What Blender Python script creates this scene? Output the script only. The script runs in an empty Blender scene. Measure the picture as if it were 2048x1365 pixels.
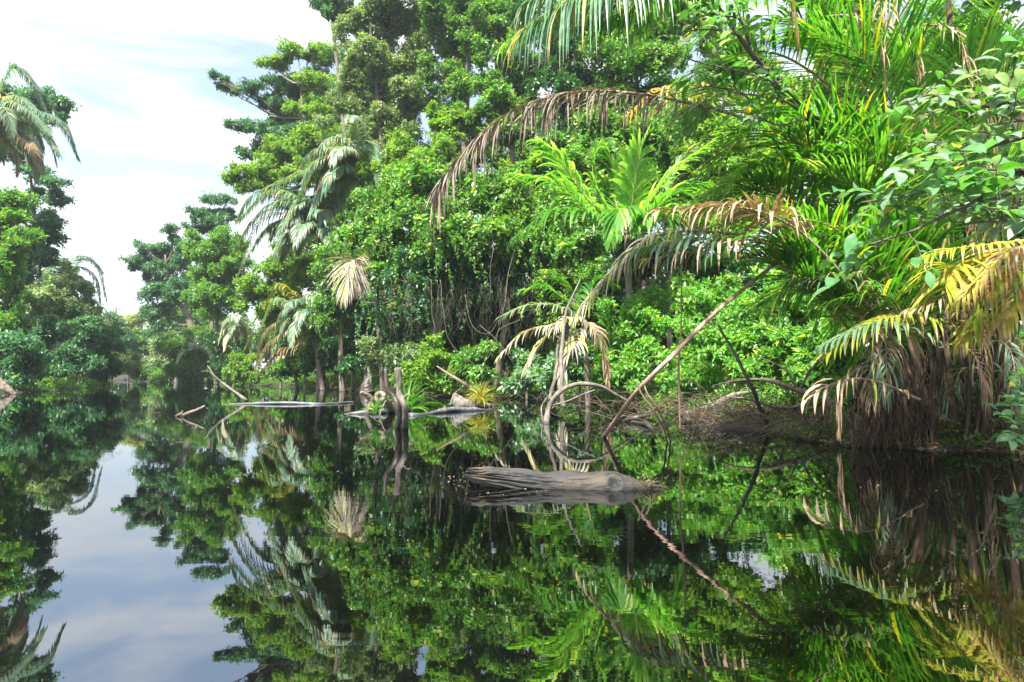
import bpy, math, zlib
import numpy as np
from mathutils import Vector, Matrix
R = math.radians
SC = bpy.context.scene
COL = SC.collection

# ------------------------------------------------------------------ camera
CAM_Z = 1.1; PITCH = R(2.77); F = 1365.33
cam_d = bpy.data.cameras.new("camera"); cam = bpy.data.objects.new("camera", cam_d); COL.objects.link(cam)
cam.location = (0, 0, CAM_Z); cam.rotation_euler = (R(90) + PITCH, 0, 0)
cam_d.sensor_width = 36; cam_d.lens = 24; cam_d.clip_start = 0.05; cam_d.clip_end = 3000
SC.camera = cam
SC.render.resolution_x = 1024; SC.render.resolution_y = 682
# ------------------------------------------------------------------ sky and sun
SUN_EL, SUN_AZ = R(54), R(206)      # compass-like: direction TOWARDS the sun, azimuth from +Y clockwise
SC.view_settings.view_transform = 'Standard'; SC.view_settings.look = 'None'
SC.view_settings.gamma = 1.0; SC.view_settings.exposure = 2.0; SC.view_settings.use_curve_mapping = False
w = bpy.data.worlds.new("World"); SC.world = w; w.use_nodes = True
nt = w.node_tree; nt.nodes.clear(); N_ = nt.nodes.new; LK = nt.links.new
out = N_('ShaderNodeOutputWorld'); bg = N_('ShaderNodeBackground'); bg.inputs[1].default_value = 0.080
sky = N_('ShaderNodeTexSky'); sky.sky_type = 'NISHITA'; sky.sun_disc = False
sky.sun_elevation = SUN_EL; sky.sun_rotation = SUN_AZ; sky.air_density = 1.0; sky.dust_density = 1.0
tc = N_('ShaderNodeTexCoord'); mp = N_('ShaderNodeMapping'); mp.inputs['Scale'].default_value = (1.3, 1.3, 5.5)
LK(tc.outputs['Generated'], mp.inputs[0])
nz = N_('ShaderNodeTexNoise'); nz.inputs['Scale'].default_value = 2.3; nz.inputs['Detail'].default_value = 7; nz.inputs['Roughness'].default_value = 0.55
nz.inputs['Distortion'].default_value = 0.5
LK(mp.outputs[0], nz.inputs['Vector'])
cr = N_('ShaderNodeValToRGB'); cr.color_ramp.elements[0].position = 0.38; cr.color_ramp.elements[1].position = 0.54
cr.color_ramp.elements[0].color = (0.24, 0.24, 0.24, 1); cr.color_ramp.elements[1].color = (0.97, 0.97, 0.97, 1)
LK(nz.outputs['Fac'], cr.inputs[0])
nz2 = N_('ShaderNodeTexNoise'); nz2.inputs['Scale'].default_value = 5.0; nz2.inputs['Detail'].default_value = 4
LK(mp.outputs[0], nz2.inputs['Vector'])
cc = N_('ShaderNodeMix'); cc.data_type = 'RGBA'; cc.inputs[6].default_value = (3.7, 4.05, 4.7, 1); cc.inputs[7].default_value = (5.4, 5.4, 5.4, 1)
LK(nz2.outputs['Fac'], cc.inputs[0])
mx = N_('ShaderNodeMix'); mx.data_type = 'RGBA'
LK(cr.outputs[0], mx.inputs[0]); LK(sky.outputs[0], mx.inputs[6]); LK(cc.outputs[2], mx.inputs[7])
LK(mx.outputs[2], bg.inputs[0]); LK(bg.outputs[0], out.inputs[0])
sl = bpy.data.lights.new("sun", 'SUN'); sl.energy = 4.6; sl.angle = R(3.0); sl.color = (1.0, 0.95, 0.84)
so = bpy.data.objects.new("sun", sl); COL.objects.link(so)
sdir = Vector((math.sin(SUN_AZ) * math.cos(SUN_EL), math.cos(SUN_AZ) * math.cos(SUN_EL), math.sin(SUN_EL)))
so.rotation_euler = sdir.to_track_quat('Z', 'Y').to_euler(); so.location = (-20, -20, 60)
SC.cycles.max_bounces = 7; SC.cycles.diffuse_bounces = 3; SC.cycles.glossy_bounces = 3; SC.cycles.transmission_bounces = 4
SC.cycles.transparent_max_bounces = 4; SC.cycles.use_denoising = True; SC.cycles.caustics_reflective = False; SC.cycles.caustics_refractive = False

# ------------------------------------------------------------------ helpers
_c, _s = math.cos(PITCH), math.sin(PITCH)
def at(px, py, D):
    """world point that lies D metres ahead along the ray of photo pixel (px,py)"""
    rx = (px - 1024) / F; ry = (682.5 - py) / F
    y = _c - ry * _s; z = _s + ry * _c
    k = D / y
    return np.array([rx * k, D, CAM_Z + z * k])
def wp(px, py, z=0.0):
    """point of the water plane seen at (px,py)"""
    p = at(px, py, 1.0); k = (z - CAM_Z) / (p[2] - CAM_Z)
    return np.array([p[0] * k, k, z])
def rng_of(s): return np.random.default_rng(zlib.crc32(s.encode()))
def nrm(a): return a / np.maximum(np.linalg.norm(a, axis=-1, keepdims=True), 1e-9)
def rdir(r, n): return nrm(r.normal(size=(n, 3)))
def vn(p, s=1.0, seed=0):
    """cheap smooth noise -1..1 on Nx2/Nx3 points"""
    p = np.asarray(p) * s; o = 0; a = 1; t = 0
    for k in range(4):
        q = p * (1.9 ** k) + seed * 1.7 + k * 3.1
        x, y = q[..., 0], q[..., 1]; z = q[..., 2] if q.shape[-1] > 2 else 0
        o = o + a * np.sin(x * 1.3 + 1.7 * np.sin(y * .9 + z * .7 + k)) * np.cos(y * 1.1 + 1.3 * np.sin(x * .8 - z * 1.1 + k * 2)); t += a; a *= .55
    return o / t
def spline(P, n=24):
    P = np.array(P, float)
    if len(P) == 2: return P[0] + (P[1] - P[0]) * np.linspace(0, 1, n)[:, None]
    Q = np.vstack([2 * P[0] - P[1], P, 2 * P[-1] - P[-2]]); m = len(P) - 1
    t = np.linspace(0, m - 1e-6, n); i = t.astype(int); u = (t - i)[:, None]
    a, b, c, d = Q[i], Q[i + 1], Q[i + 2], Q[i + 3]
    return .5 * (2 * b + (c - a) * u + (2 * a - 5 * b + 4 * c - d) * u * u + (3 * b - a - 3 * c + d) * u ** 3)

class Geo:
    def __init__(s): s.V = []; s.Q = []; s.T = []; s.C = []; s.n = 0
    def add(s, V, Q=None, T=None, C=None):
        V = np.asarray(V, float).reshape(-1, 3); s.V.append(V)
        if Q is not None and len(Q): s.Q.append(np.asarray(Q) + s.n)
        if T is not None and len(T): s.T.append(np.asarray(T) + s.n)
        if C is None: C = np.zeros((len(V), 3)) + .5
        s.C.append(np.asarray(C, float)); s.n += len(V)
    def tube(s, P, rad, k=8, crook=0, seed=0, c=.5, cap=True, knob=0):
        P = np.array(P, float); n = len(P); rad = np.broadcast_to(np.interp(np.linspace(0, 1, n), np.linspace(0, 1, len(np.atleast_1d(rad))), np.atleast_1d(rad)), n).copy()
        if crook:
            L = np.linalg.norm(P[-1] - P[0]); t = np.linspace(0, 1, n)[:, None]
            ph = seed * 2.3; env = np.sin(np.pi * np.clip(t, 0, 1)) * .6 + .4 * (t > 0)
            P = P + crook * L * env * np.hstack([np.sin(t * 7 + ph) + .5 * np.sin(t * 17 + ph * 2), np.sin(t * 9 + ph * 3), .6 * np.sin(t * 8 + ph * 5)])
        T = nrm(np.gradient(P, axis=0)); ref = np.array([0, 0, 1.]) if abs(T[0][2]) < .9 else np.array([1., 0, 0])
        A = np.zeros((n, 3)); a = nrm(np.cross(T[0], ref))
        for i in range(n):
            a = nrm(a - T[i] * a.dot(T[i])); A[i] = a
        B = np.cross(T, A); th = np.linspace(0, 2 * np.pi, k, endpoint=False)
        rr = rad[:, None] * (1 + .12 * np.sin(th * 3 + seed)[None] * np.sin(np.arange(n) * .9 + seed)[:, None])
        if knob:
            S0 = np.cumsum(np.r_[0, np.linalg.norm(np.diff(P, axis=0), axis=1)])[:, None] / max(rad.max(), .01) * .22; q_ = np.stack([S0 + 0 * th, np.cos(th) * .8 + 0 * S0, np.sin(th) * .8 + 0 * S0], -1)
            rr = rr * (1 + knob * vn(q_, 1.5, seed) + knob * .6 * vn(q_, 4.5, seed + 3)); rr[-1] *= .75
        V = P[:, None] + rr[..., None] * (np.cos(th)[None, :, None] * A[:, None] + np.sin(th)[None, :, None] * B[:, None])
        i, j = np.meshgrid(np.arange(n - 1), np.arange(k), indexing='ij'); j2 = (j + 1) % k
        Q = np.stack([i * k + j, i * k + j2, (i + 1) * k + j2, (i + 1) * k + j], -1).reshape(-1, 4)
        C = np.zeros((n, k, 3)); C[..., 0] = c; C[..., 1] = np.linspace(0, 1, n)[:, None]; C[..., 2] = (th / 6.283)[None]
        T3 = []
        V = V.reshape(-1, 3); C = C.reshape(-1, 3)
        if cap:
            V = np.vstack([V, P[0], P[-1]]); C = np.vstack([C, C[0], C[-1]]); m = n * k
            T3 = [(m, (q + 1) % k, q) for q in range(k)] + [(m + 1, (n - 1) * k + q, (n - 1) * k + (q + 1) % k) for q in range(k)]
        s.add(V, Q, T3, C)
    def leaves(s, p, d, nn, L, W, r, clump=None, tip=.15, w0=.45):
        """two folded triangles a leaf"""
        m = len(p); d = nrm(d); sd = nrm(np.cross(d, nn)); nn = np.cross(sd, d)
        L = np.broadcast_to(L, m)[:, None]; W = np.broadcast_to(W, m)[:, None]
        mid = p + d * L * w0; up = nn * W * .22
        V = np.stack([p, mid + sd * W / 2 + up, p + d * L - nn * L * tip, mid - sd * W / 2 + up], 1)
        T = np.array([[0, 1, 2], [0, 2, 3]])[None] + (np.arange(m) * 4)[:, None, None]
        C = np.zeros((m, 4, 3)); C[..., 0] = r.random(m)[:, None]; C[:, 2, 1] = 1; C[:, 1, 1] = C[:, 3, 1] = .5
        C[..., 2] = (np.full(m, .5) if clump is None else clump)[:, None]
        s.add(V, None, T.reshape(-1, 3), C.reshape(-1, 3))
    def blades(s, p, d, nn, L, W, g, r, segs=5, prof=(.35, 1, .9, .6, .3, .03), fold=.25, curl=0, clump=None):
        """strips with a midrib fold that bend towards the ground"""
        m = len(p); d = nrm(d); L = np.broadcast_to(L, m).astype(float); W = np.broadcast_to(W, m).astype(float); g = np.broadcast_to(g, m)[:, None]
        prof = np.interp(np.linspace(0, 1, segs + 1), np.linspace(0, 1, len(prof)), prof)
        rows = []; q = p.copy(); dd = d.copy(); sd0 = nrm(np.cross(d, nn)); tw = (r.random(m) - .5)[:, None] * curl
        for k in range(segs + 1):
            sd = nrm(sd0 - dd * (sd0 * dd).sum(-1, keepdims=True)); n2 = np.cross(sd, dd); a = tw * k
            sdr = sd * np.cos(a) + n2 * np.sin(a); n3 = np.cross(sdr, dd); w_ = (W * prof[k] / 2)[:, None]
            rows.append(np.stack([q - sdr * w_ + n3 * w_ * fold, q, q + sdr * w_ + n3 * w_ * fold], 1))
            q = q + dd * (L / segs)[:, None]; dd = nrm(dd + np.array([0, 0, -1.]) * g / segs * (1 + .5 * k))
        V = np.stack(rows, 1)
        i, j = np.meshgrid(np.arange(segs), [0, 1], indexing='ij'); q0 = (i * 3 + j).ravel()
        Q = np.stack([q0, q0 + 1, q0 + 4, q0 + 3], -1)[None] + (np.arange(m) * (segs + 1) * 3)[:, None, None]
        C = np.zeros((m, segs + 1, 3, 3)); C[..., 0] = r.random(m)[:, None, None]; C[..., 1] = np.linspace(0, 1, segs + 1)[None, :, None]
        C[..., 2] = (np.full(m, .5) if clump is None else clump)[:, None, None]
        s.add(V, Q.reshape(-1, 4), None, C.reshape(-1, 3))
    def build(s, name, m, parent=None, loc=None, smooth=False):
        V = np.concatenate(s.V); C = np.concatenate(s.C)
        o0 = np.array(loc if loc is not None else (0, 0, 0), float)
        pp = parent; off = o0.copy()
        while pp is not None: off = off + np.array(pp.location); pp = pp.parent
        V = V - off
        Q = np.concatenate(s.Q) if s.Q else np.zeros((0, 4), int); T = np.concatenate(s.T) if s.T else np.zeros((0, 3), int)
        me = bpy.data.meshes.new(name); me.vertices.add(len(V)); me.vertices.foreach_set('co', V.astype(np.float32).ravel())
        lv = np.concatenate([Q.ravel(), T.ravel()]).astype(np.int32); me.loops.add(len(lv)); me.loops.foreach_set('vertex_index', lv)
        me.polygons.add(len(Q) + len(T)); st = np.concatenate([np.arange(len(Q)) * 4, len(Q) * 4 + np.arange(len(T)) * 3]).astype(np.int32)
        me.polygons.foreach_set('loop_start', st)
        if smooth: me.polygons.foreach_set('use_smooth', np.ones(len(st), bool))
        me.update(calc_edges=True)
        a = me.attributes.new('Col', 'FLOAT_COLOR', 'POINT'); a.data.foreach_set('color', np.hstack([C, np.ones((len(C), 1))]).astype(np.float32).ravel())
        me.materials.append(m); o = bpy.data.objects.new(name, me); COL.objects.link(o)
        if parent is not None: o.parent = parent
        if loc is not None: o.location = loc
        return o
def tag(o, label, cat, group=None, kind=None):
    if label: o['label'] = label
    if cat: o['category'] = cat
    if group: o['group'] = group
    if kind: o['kind'] = kind
    return o
def thing(name, label, cat, loc, group=None):
    o = bpy.data.objects.new(name, None); COL.objects.link(o); o.location = tuple(float(v) for v in loc); o.empty_display_size = .2
    return tag(o, label, cat, group)

# ------------------------------------------------------------------ materials
def newmat(name):
    m = bpy.data.materials.new(name); m.use_nodes = True; t = m.node_tree; t.nodes.clear(); return m, t
def rgb(c): return (c[0], c[1], c[2], 1)
def leafmat(name, ca, cb, cc_=None, spot=0.08, tr=.45, rough=.38, dry=None, drytip=0.0, tmul=2.05, spec=.5, mott=None):
    mott = mott or (9 if name.startswith('palm') or 'broad' in name or 'dry' in name else 1.1)
    """leaf surface: colours vary leaf by leaf, twig by twig; old leaves of colour cc_; dry tips"""
    m, t = newmat(name); n = t.nodes.new; l = t.links.new
    at_ = n('ShaderNodeAttribute'); at_.attribute_name = 'Col'; sp = n('ShaderNodeSeparateColor'); l(at_.outputs['Color'], sp.inputs[0])
    m1 = n('ShaderNodeMath'); m1.operation = 'MULTIPLY_ADD'; m1.inputs[1].default_value = .5; l(sp.outputs[0], m1.inputs[0])
    m2 = n('ShaderNodeMath'); m2.operation = 'MULTIPLY'; m2.inputs[1].default_value = .5; l(sp.outputs[2], m2.inputs[0]); l(m2.outputs[0], m1.inputs[2])
    mxc = n('ShaderNodeMix'); mxc.data_type = 'RGBA'; mxc.inputs[6].default_value = rgb(ca); mxc.inputs[7].default_value = rgb(cb); l(m1.outputs[0], mxc.inputs[0])
    colr = mxc.outputs[2]
    if cc_ is not None:
        gt = n('ShaderNodeMath'); gt.operation = 'GREATER_THAN'; gt.inputs[1].default_value = 1 - spot; l(sp.outputs[0], gt.inputs[0])
        mz = n('ShaderNodeMix'); mz.data_type = 'RGBA'; l(gt.outputs[0], mz.inputs[0]); l(colr, mz.inputs[6]); mz.inputs[7].default_value = rgb(cc_); colr = mz.outputs[2]
    if dry is not None:
        a1 = n('ShaderNodeMath'); a1.operation = 'MULTIPLY_ADD'; a1.inputs[1].default_value = .5; l(sp.outputs[0], a1.inputs[0]); l(sp.outputs[1], a1.inputs[2])
        a2 = n('ShaderNodeMapRange'); a2.inputs[1].default_value = 1.35 - drytip; a2.inputs[2].default_value = 1.5 - drytip; l(a1.outputs[0], a2.inputs[0])
        mz = n('ShaderNodeMix'); mz.data_type = 'RGBA'; l(a2.outputs[0], mz.inputs[0]); l(colr, mz.inputs[6]); mz.inputs[7].default_value = rgb(dry); colr = mz.outputs[2]
    tc_ = n('ShaderNodeTexCoord'); nm = n('ShaderNodeTexNoise'); nm.inputs['Scale'].default_value = mott; nm.inputs['Detail'].default_value = 5; l(tc_.outputs['Object'], nm.inputs[0])
    mg = n('ShaderNodeMapRange'); mg.inputs[1].default_value = .3; mg.inputs[2].default_value = .7; mg.inputs[3].default_value = .62; mg.inputs[4].default_value = 1.30; l(nm.outputs[0], mg.inputs[0])
    mu = n('ShaderNodeMix'); mu.data_type = 'RGBA'; mu.blend_type = 'MULTIPLY'; mu.inputs[0].default_value = 1; l(colr, mu.inputs[6]); l(mg.outputs[0], mu.inputs[7]); colr = mu.outputs[2]
    pb = n('ShaderNodeBsdfPrincipled'); l(colr, pb.inputs['Base Color']); pb.inputs['Roughness'].default_value = rough; pb.inputs['Specular IOR Level'].default_value = spec
    tb = n('ShaderNodeBsdfTranslucent'); hm = n('ShaderNodeMix'); hm.data_type = 'RGBA'; hm.blend_type = 'MULTIPLY'; hm.inputs[0].default_value = 1
    l(colr, hm.inputs[6]); hm.inputs[7].default_value = (tmul * 1.04, tmul, tmul * .38, 1); l(hm.outputs[2], tb.inputs[0])
    ms = n('ShaderNodeMixShader'); ms.inputs[0].default_value = tr; l(pb.outputs[0], ms.inputs[1]); l(tb.outputs[0], ms.inputs[2])
    o = n('ShaderNodeOutputMaterial'); l(ms.outputs[0], o.inputs[0]); return m
def barkmat(name, ca, cb, scale=6, stretch=(1, 1, .25), rough=.85, bump=.5, patch=None, pscale=2.0, dist=.02):
    m, t = newmat(name); n = t.nodes.new; l = t.links.new
    tc = n('ShaderNodeTexCoord'); mp = n('ShaderNodeMapping'); mp.inputs['Scale'].default_value = stretch; l(tc.outputs['Object'], mp.inputs[0])
    nz = n('ShaderNodeTexNoise'); nz.inputs['Scale'].default_value = scale; nz.inputs['Detail'].default_value = 8; nz.inputs['Roughness'].default_value = .65; l(mp.outputs[0], nz.inputs[0])
    rp = n('ShaderNodeValToRGB'); rp.color_ramp.elements[0].position = .36; rp.color_ramp.elements[1].position = .64
    rp.color_ramp.elements[0].color = rgb(ca); rp.color_ramp.elements[1].color = rgb(cb); l(nz.outputs[0], rp.inputs[0]); colr = rp.outputs[0]
    if patch is not None:
        n2 = n('ShaderNodeTexNoise'); n2.inputs['Scale'].default_value = pscale; n2.inputs['Detail'].default_value = 6; l(tc.outputs['Object'], n2.inputs[0])
        r2 = n('ShaderNodeMapRange'); r2.inputs[1].default_value = .55; r2.inputs[2].default_value = .66; l(n2.outputs[0], r2.inputs[0])
        mz = n('ShaderNodeMix'); mz.data_type = 'RGBA'; l(r2.outputs[0], mz.inputs[0]); l(colr, mz.inputs[6]); mz.inputs[7].default_value = rgb(patch); colr = mz.outputs[2]
    ge = n('ShaderNodeNewGeometry'); sx = n('ShaderNodeSeparateXYZ'); l(ge.outputs['Position'], sx.inputs[0])
    wa = n('ShaderNodeMath'); wa.operation = 'MULTIPLY_ADD'; wa.inputs[1].default_value = -.08; l(nz.outputs[0], wa.inputs[0]); l(sx.outputs[2], wa.inputs[2])
    wr_ = n('ShaderNodeMapRange'); wr_.inputs[1].default_value = -.012; wr_.inputs[2].default_value = .03; wr_.inputs[3].default_value = .28; wr_.inputs[4].default_value = 1; l(wa.outputs[0], wr_.inputs[0])
    wm = n('ShaderNodeMix'); wm.data_type = 'RGBA'; wm.inputs[6].default_value = (0.006, 0.006, 0.005, 1); l(wr_.outputs[0], wm.inputs[0]); l(colr, wm.inputs[7]); colr = wm.outputs[2]
    bp = n('ShaderNodeBump'); bp.inputs['Strength'].default_value = bump; bp.inputs['Distance'].default_value = dist; l(nz.outputs[0], bp.inputs['Height'])
    pb = n('ShaderNodeBsdfPrincipled'); l(colr, pb.inputs['Base Color']); pb.inputs['Roughness'].default_value = rough; l(bp.outputs[0], pb.inputs['Normal'])
    o = n('ShaderNodeOutputMaterial'); l(pb.outputs[0], o.inputs[0]); return m

M = {}
# green leaves
M['bright'] = leafmat('bright_leaf', (.035, .135, .022), (.14, .31, .055), (.28, .32, .05), .07)
M['lime'] = leafmat('lime_leaf', (.055, .16, .018), (.20, .35, .055), (.30, .32, .06), .05)
M['mid'] = leafmat('green_leaf', (.022, .10, .018), (.13, .28, .05), (.24, .26, .06), .06)
M['teal'] = leafmat('blue_green_leaf', (.022, .085, .050), (.10, .26, .14), (.14, .26, .05), .07, tr=.35)
M['tealmid'] = leafmat('sea_green_leaf', (.022, .095, .048), (.10, .27, .12), (.26, .28, .06), .09, tr=.36)
M['sage'] = leafmat('sage_leaf', (.075, .16, .065), (.25, .36, .20), (.42, .36, .20), .07, tr=.34)
M['tan'] = leafmat('mixed_sage_leaf', (.055, .135, .045), (.24, .34, .16), (.44, .36, .22), .04, tr=.34)
M['dark'] = leafmat('dark_and_shaded_glossy_leaf', (.010, .050, .024), (.05, .17, .05), (.15, .24, .05), .07, rough=.3, tr=.3)  # also used in recesses, where the shade is put into the leaf colour
M['vine'] = leafmat('vine_leaf', (.018, .095, .018), (.15, .35, .055), (.40, .48, .18), .11, rough=.3, tr=.36)
M['yellow'] = leafmat('yellowish_leaf', (.13, .21, .045), (.36, .42, .15), (.50, .40, .20), .10)
M['fresh'] = leafmat('fresh_undergrowth_leaf', (.045, .18, .022), (.20, .43, .09), (.45, .50, .10), .07, tr=.4)
M['silver'] = leafmat('grey_green_broad_leaf', (.09, .19, .11), (.30, .42, .31), (.07, .24, .03), .3, tr=.3, rough=.32, spec=.8)
M['broad'] = leafmat('green_broad_leaf', (.04, .17, .05), (.16, .34, .14), (.5, .42, .05), .03, tr=.4, rough=.32)
# palm leaflets
DR = (.42, .27, .13)
M['p_green'] = leafmat('palm_green_leaflet', (.025, .13, .014), (.11, .30, .030), (.30, .33, .02), .06, dry=DR, drytip=.06, rough=.4, tr=.45)
M['p_bright'] = leafmat('palm_bright_leaflet', (.05, .19, .02), (.19, .40, .075), (.34, .46, .12), .1, dry=DR, drytip=.02, rough=.34, tr=.48)
M['p_teal'] = leafmat('palm_bluish_leaflet', (.06, .16, .10), (.20, .31, .21), (.40, .32, .16), .10, dry=DR, drytip=.08, tr=.3)
M['p_olive'] = leafmat('palm_olive_leaflet', (.08, .165, .09), (.23, .33, .22), (.44, .37, .24), .07, dry=DR, drytip=.15, tr=.3)
M['p_yellow'] = leafmat('palm_yellow_leaflet', (.20, .30, .03), (.44, .44, .06), (.52, .32, .10), .16, dry=(.50, .32, .17), drytip=.22, tr=.42, tmul=1.3)
M['p_orange'] = leafmat('palm_orange_leaflet', (.36, .36, .05), (.50, .37, .12), (.46, .30, .18), .3, dry=(.44, .27, .17), drytip=.3, tr=.38, tmul=1.2)
M['p_dry'] = leafmat('dry_tan_leaflet', (.28, .18, .115), (.50, .37, .25), (.20, .22, .04), .10, tr=.2, tmul=1.1, rough=.6)
M['p_grey'] = leafmat('dry_grey_leaflet', (.16, .125, .105), (.38, .33, .28), (.26, .19, .14), .3, tr=.15, tmul=1.0, rough=.6)
M['p_pale'] = leafmat('bleached_leaflet', (.38, .33, .27), (.62, .56, .45), (.45, .45, .12), .25, tr=.2, tmul=1.0, rough=.6)
# wood
M['bark'] = barkmat('grey_brown_bark', (.07, .055, .04), (.20, .17, .13), 9)
M['darkbark'] = barkmat('dark_wet_bark', (.018, .015, .013), (.07, .055, .045), 14, rough=.5)
M['palebark'] = barkmat('pale_bark', (.07, .058, .048), (.21, .185, .16), 8)
M['pole'] = barkmat('reddish_pole_bark', (.26, .15, .11), (.44, .29, .23), 10, (1, 1, .5), patch=(.16, .10, .08), pscale=4)
M['vinewood'] = barkmat('thin_vine_bark', (.03, .026, .018), (.13, .115, .08), 10)
M['tanwood'] = barkmat('dry_twig_bark', (.075, .05, .032), (.22, .165, .115), 10)
M['stem'] = barkmat('palm_stem_bark', (.012, .009, .006), (.065, .036, .018), 10, (2, 2, .25), patch=(.10, .06, .028), pscale=5)
M['fibre'] = barkmat('brown_root_fibre', (.014, .008, .006), (.055, .028, .018), 14)
M['rachis'] = barkmat('palm_leaf_stalk', (.10, .14, .02), (.28, .22, .07), 8, rough=.5)
M['deadrachis'] = barkmat('dry_leaf_stalk', (.17, .12, .09), (.40, .32, .26), 10)
M['log'] = barkmat('weathered_log_wood', (.007, .007, .008), (.046, .042, .041), 9, (.35, 3.2, 3.2), patch=(.065, .05, .036), pscale=3.6, bump=.9, dist=.03, rough=.6)
M['bleached'] = barkmat('bleached_log_wood', (.035, .038, .045), (.20, .205, .225), 6, (.5, 2, 2), bump=.6, rough=.5)
M['soil'] = barkmat('dark_bank_soil', (.010, .007, .005), (.035, .024, .016), 3, (1, 1, 1), rough=.8, bump=.8, patch=(.03, .05, .012), pscale=1.2, dist=.08)
M['driftwood'] = barkmat('dead_twig_bark', (.03, .021, .014), (.15, .11, .075), 7)
M['litter'] = leafmat('fallen_brown_leaf', (.045, .026, .014), (.20, .12, .06), (.22, .19, .05), .1, tr=.1, tmul=1, rough=.6)
M['grass'] = leafmat('bank_grass_blade', (.02, .07, .015), (.09, .20, .035), (.28, .22, .09), .2, tr=.35)

# ------------------------------------------------------------------ banks and water
RB = [(13, -200), (10.5, -20), (9.0, 0), (8.2, 6)] + [tuple(wp(*q)[:2]) for q in ((2060, 912), (1850, 898), (1640, 884), (1470, 856), (1370, 826), (1200, 806), (1050, 799), (900, 796), (800, 790), (740, 784), (640, 777), (480, 771), (400, 766))] + \
     [(-52, 112), (-75, 128), (-130, 150), (-400, 190), (-700, 700), (700, 700), (700, -200)]
LB = [(-24, -200), (-24, 0), (-26, 25)] + [tuple(wp(*q)[:2]) for q in ((-40, 788), (60, 786), (150, 779), (230, 770))] + [(-60, 92), (-80, 102), (-130, 112), (-400, 140), (-700, 140), (-700, -200)]
def sdist(x, y, poly):
    P = np.array(poly, float); d = np.full(x.shape, 1e9); ins = np.zeros(x.shape, bool)
    for i in range(len(P)):
        a, b = P[i], P[(i + 1) % len(P)]; e = b - a; wx, wy = x - a[0], y - a[1]
        t = np.clip((wx * e[0] + wy * e[1]) / (e @ e), 0, 1)
        d = np.minimum(d, np.hypot(wx - e[0] * t, wy - e[1] * t))
        c = ((a[1] > y) != (b[1] > y)) & (x < (b[0] - a[0]) * (y - a[1]) / (b[1] - a[1] + 1e-12) + a[0]); ins ^= c
    return np.where(ins, d, -d)
def gheight(x, y):
    x = np.atleast_1d(np.asarray(x, float)); y = np.atleast_1d(np.asarray(y, float))
    d = np.maximum(sdist(x, y, RB), sdist(x, y, LB)); nzv = vn(np.stack([x, y], -1), .5)
    d2 = d + .35 * nzv
    return np.where(d2 > 0, .16 * np.minimum(d2, 1.5) + .05 * np.clip(d2 - 1.5, 0, 30) + .08 * nzv * np.clip(d2, 0, 1), np.maximum(d2 * .5, -1.5)) + .02
def gh(x, y): return float(gheight(x, y)[0])
def axis(a, b, st, far):
    core = np.arange(a, b, st); g = np.cumsum(st * 1.16 ** np.arange(1, 60)); g = g[g < far]
    return np.concatenate([(a - g)[::-1], core, b - st + g])
gx = axis(-64, 26, .55, 1500); gy = axis(2, 104, .6, 1500); X, Y = np.meshgrid(gx, gy, indexing='ij')
Z = gheight(X.ravel(), Y.ravel()); nx, ny = X.shape
g = Geo(); i, j = np.meshgrid(np.arange(nx - 1), np.arange(ny - 1), indexing='ij'); a_ = i * ny + j
g.add(np.stack([X.ravel(), Y.ravel(), Z], -1), np.stack([a_, a_ + ny, a_ + ny + 1, a_ + 1], -1).reshape(-1, 4))
tag(g.build('ground', M['soil'], smooth=True), 'dark muddy river banks under the rainforest', None, kind='structure')

m, t = newmat('still_dark_water'); n = t.nodes.new; l = t.links.new
tc = n('ShaderNodeTexCoord'); mp = n('ShaderNodeMapping'); mp.inputs['Scale'].default_value = (.8, 2.2, 1); l(tc.outputs['Object'], mp.inputs[0])
nz = n('ShaderNodeTexNoise'); nz.inputs['Scale'].default_value = 2.2; nz.inputs['Detail'].default_value = 3; l(mp.outputs[0], nz.inputs[0])
mp2 = n('ShaderNodeMapping'); mp2.inputs['Scale'].default_value = (.12, .3, 1); l(tc.outputs['Object'], mp2.inputs[0])
nzb = n('ShaderNodeTexNoise'); nzb.inputs['Scale'].default_value = 1.0; nzb.inputs['Detail'].default_value = 2; l(mp2.outputs[0], nzb.inputs[0])
mr = n('ShaderNodeMapRange'); mr.inputs[1].default_value = .42; mr.inputs[2].default_value = .62; mr.inputs[3].default_value = .12; mr.inputs[4].default_value = 1; l(nzb.outputs[0], mr.inputs[0])
mh = n('ShaderNodeMath'); mh.operation = 'MULTIPLY'; l(nz.outputs[0], mh.inputs[0]); l(mr.outputs[0], mh.inputs[1])
bp = n('ShaderNodeBump'); bp.inputs['Strength'].default_value = 1.0; bp.inputs['Distance'].default_value = .0009; l(mh.outputs[0], bp.inputs['Height'])
gl = n('ShaderNodeBsdfGlossy'); gl.inputs['Roughness'].default_value = .012; gl.inputs['Color'].default_value = (.92, .96, 1, 1); l(bp.outputs[0], gl.inputs['Normal'])
df = n('ShaderNodeBsdfDiffuse'); df.inputs[0].default_value = (.0012, .0012, .0008, 1)
fr = n('ShaderNodeFresnel'); fr.inputs[0].default_value = 3.6; l(bp.outputs[0], fr.inputs['Normal'])
ms = n('ShaderNodeMixShader'); l(fr.outputs[0], ms.inputs[0]); l(df.outputs[0], ms.inputs[1]); l(gl.outputs[0], ms.inputs[2])
o = n('ShaderNodeOutputMaterial'); l(ms.outputs[0], o.inputs[0]); M['water'] = m
g = Geo(); g.add([(-1600, -1400, 0), (1600, -1400, 0), (1600, 1600, 0), (-1600, 1600, 0)], [(0, 1, 2, 3)])
tag(g.build('water', M['water']), 'still black river water mirroring the forest', None, kind='structure')

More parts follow.
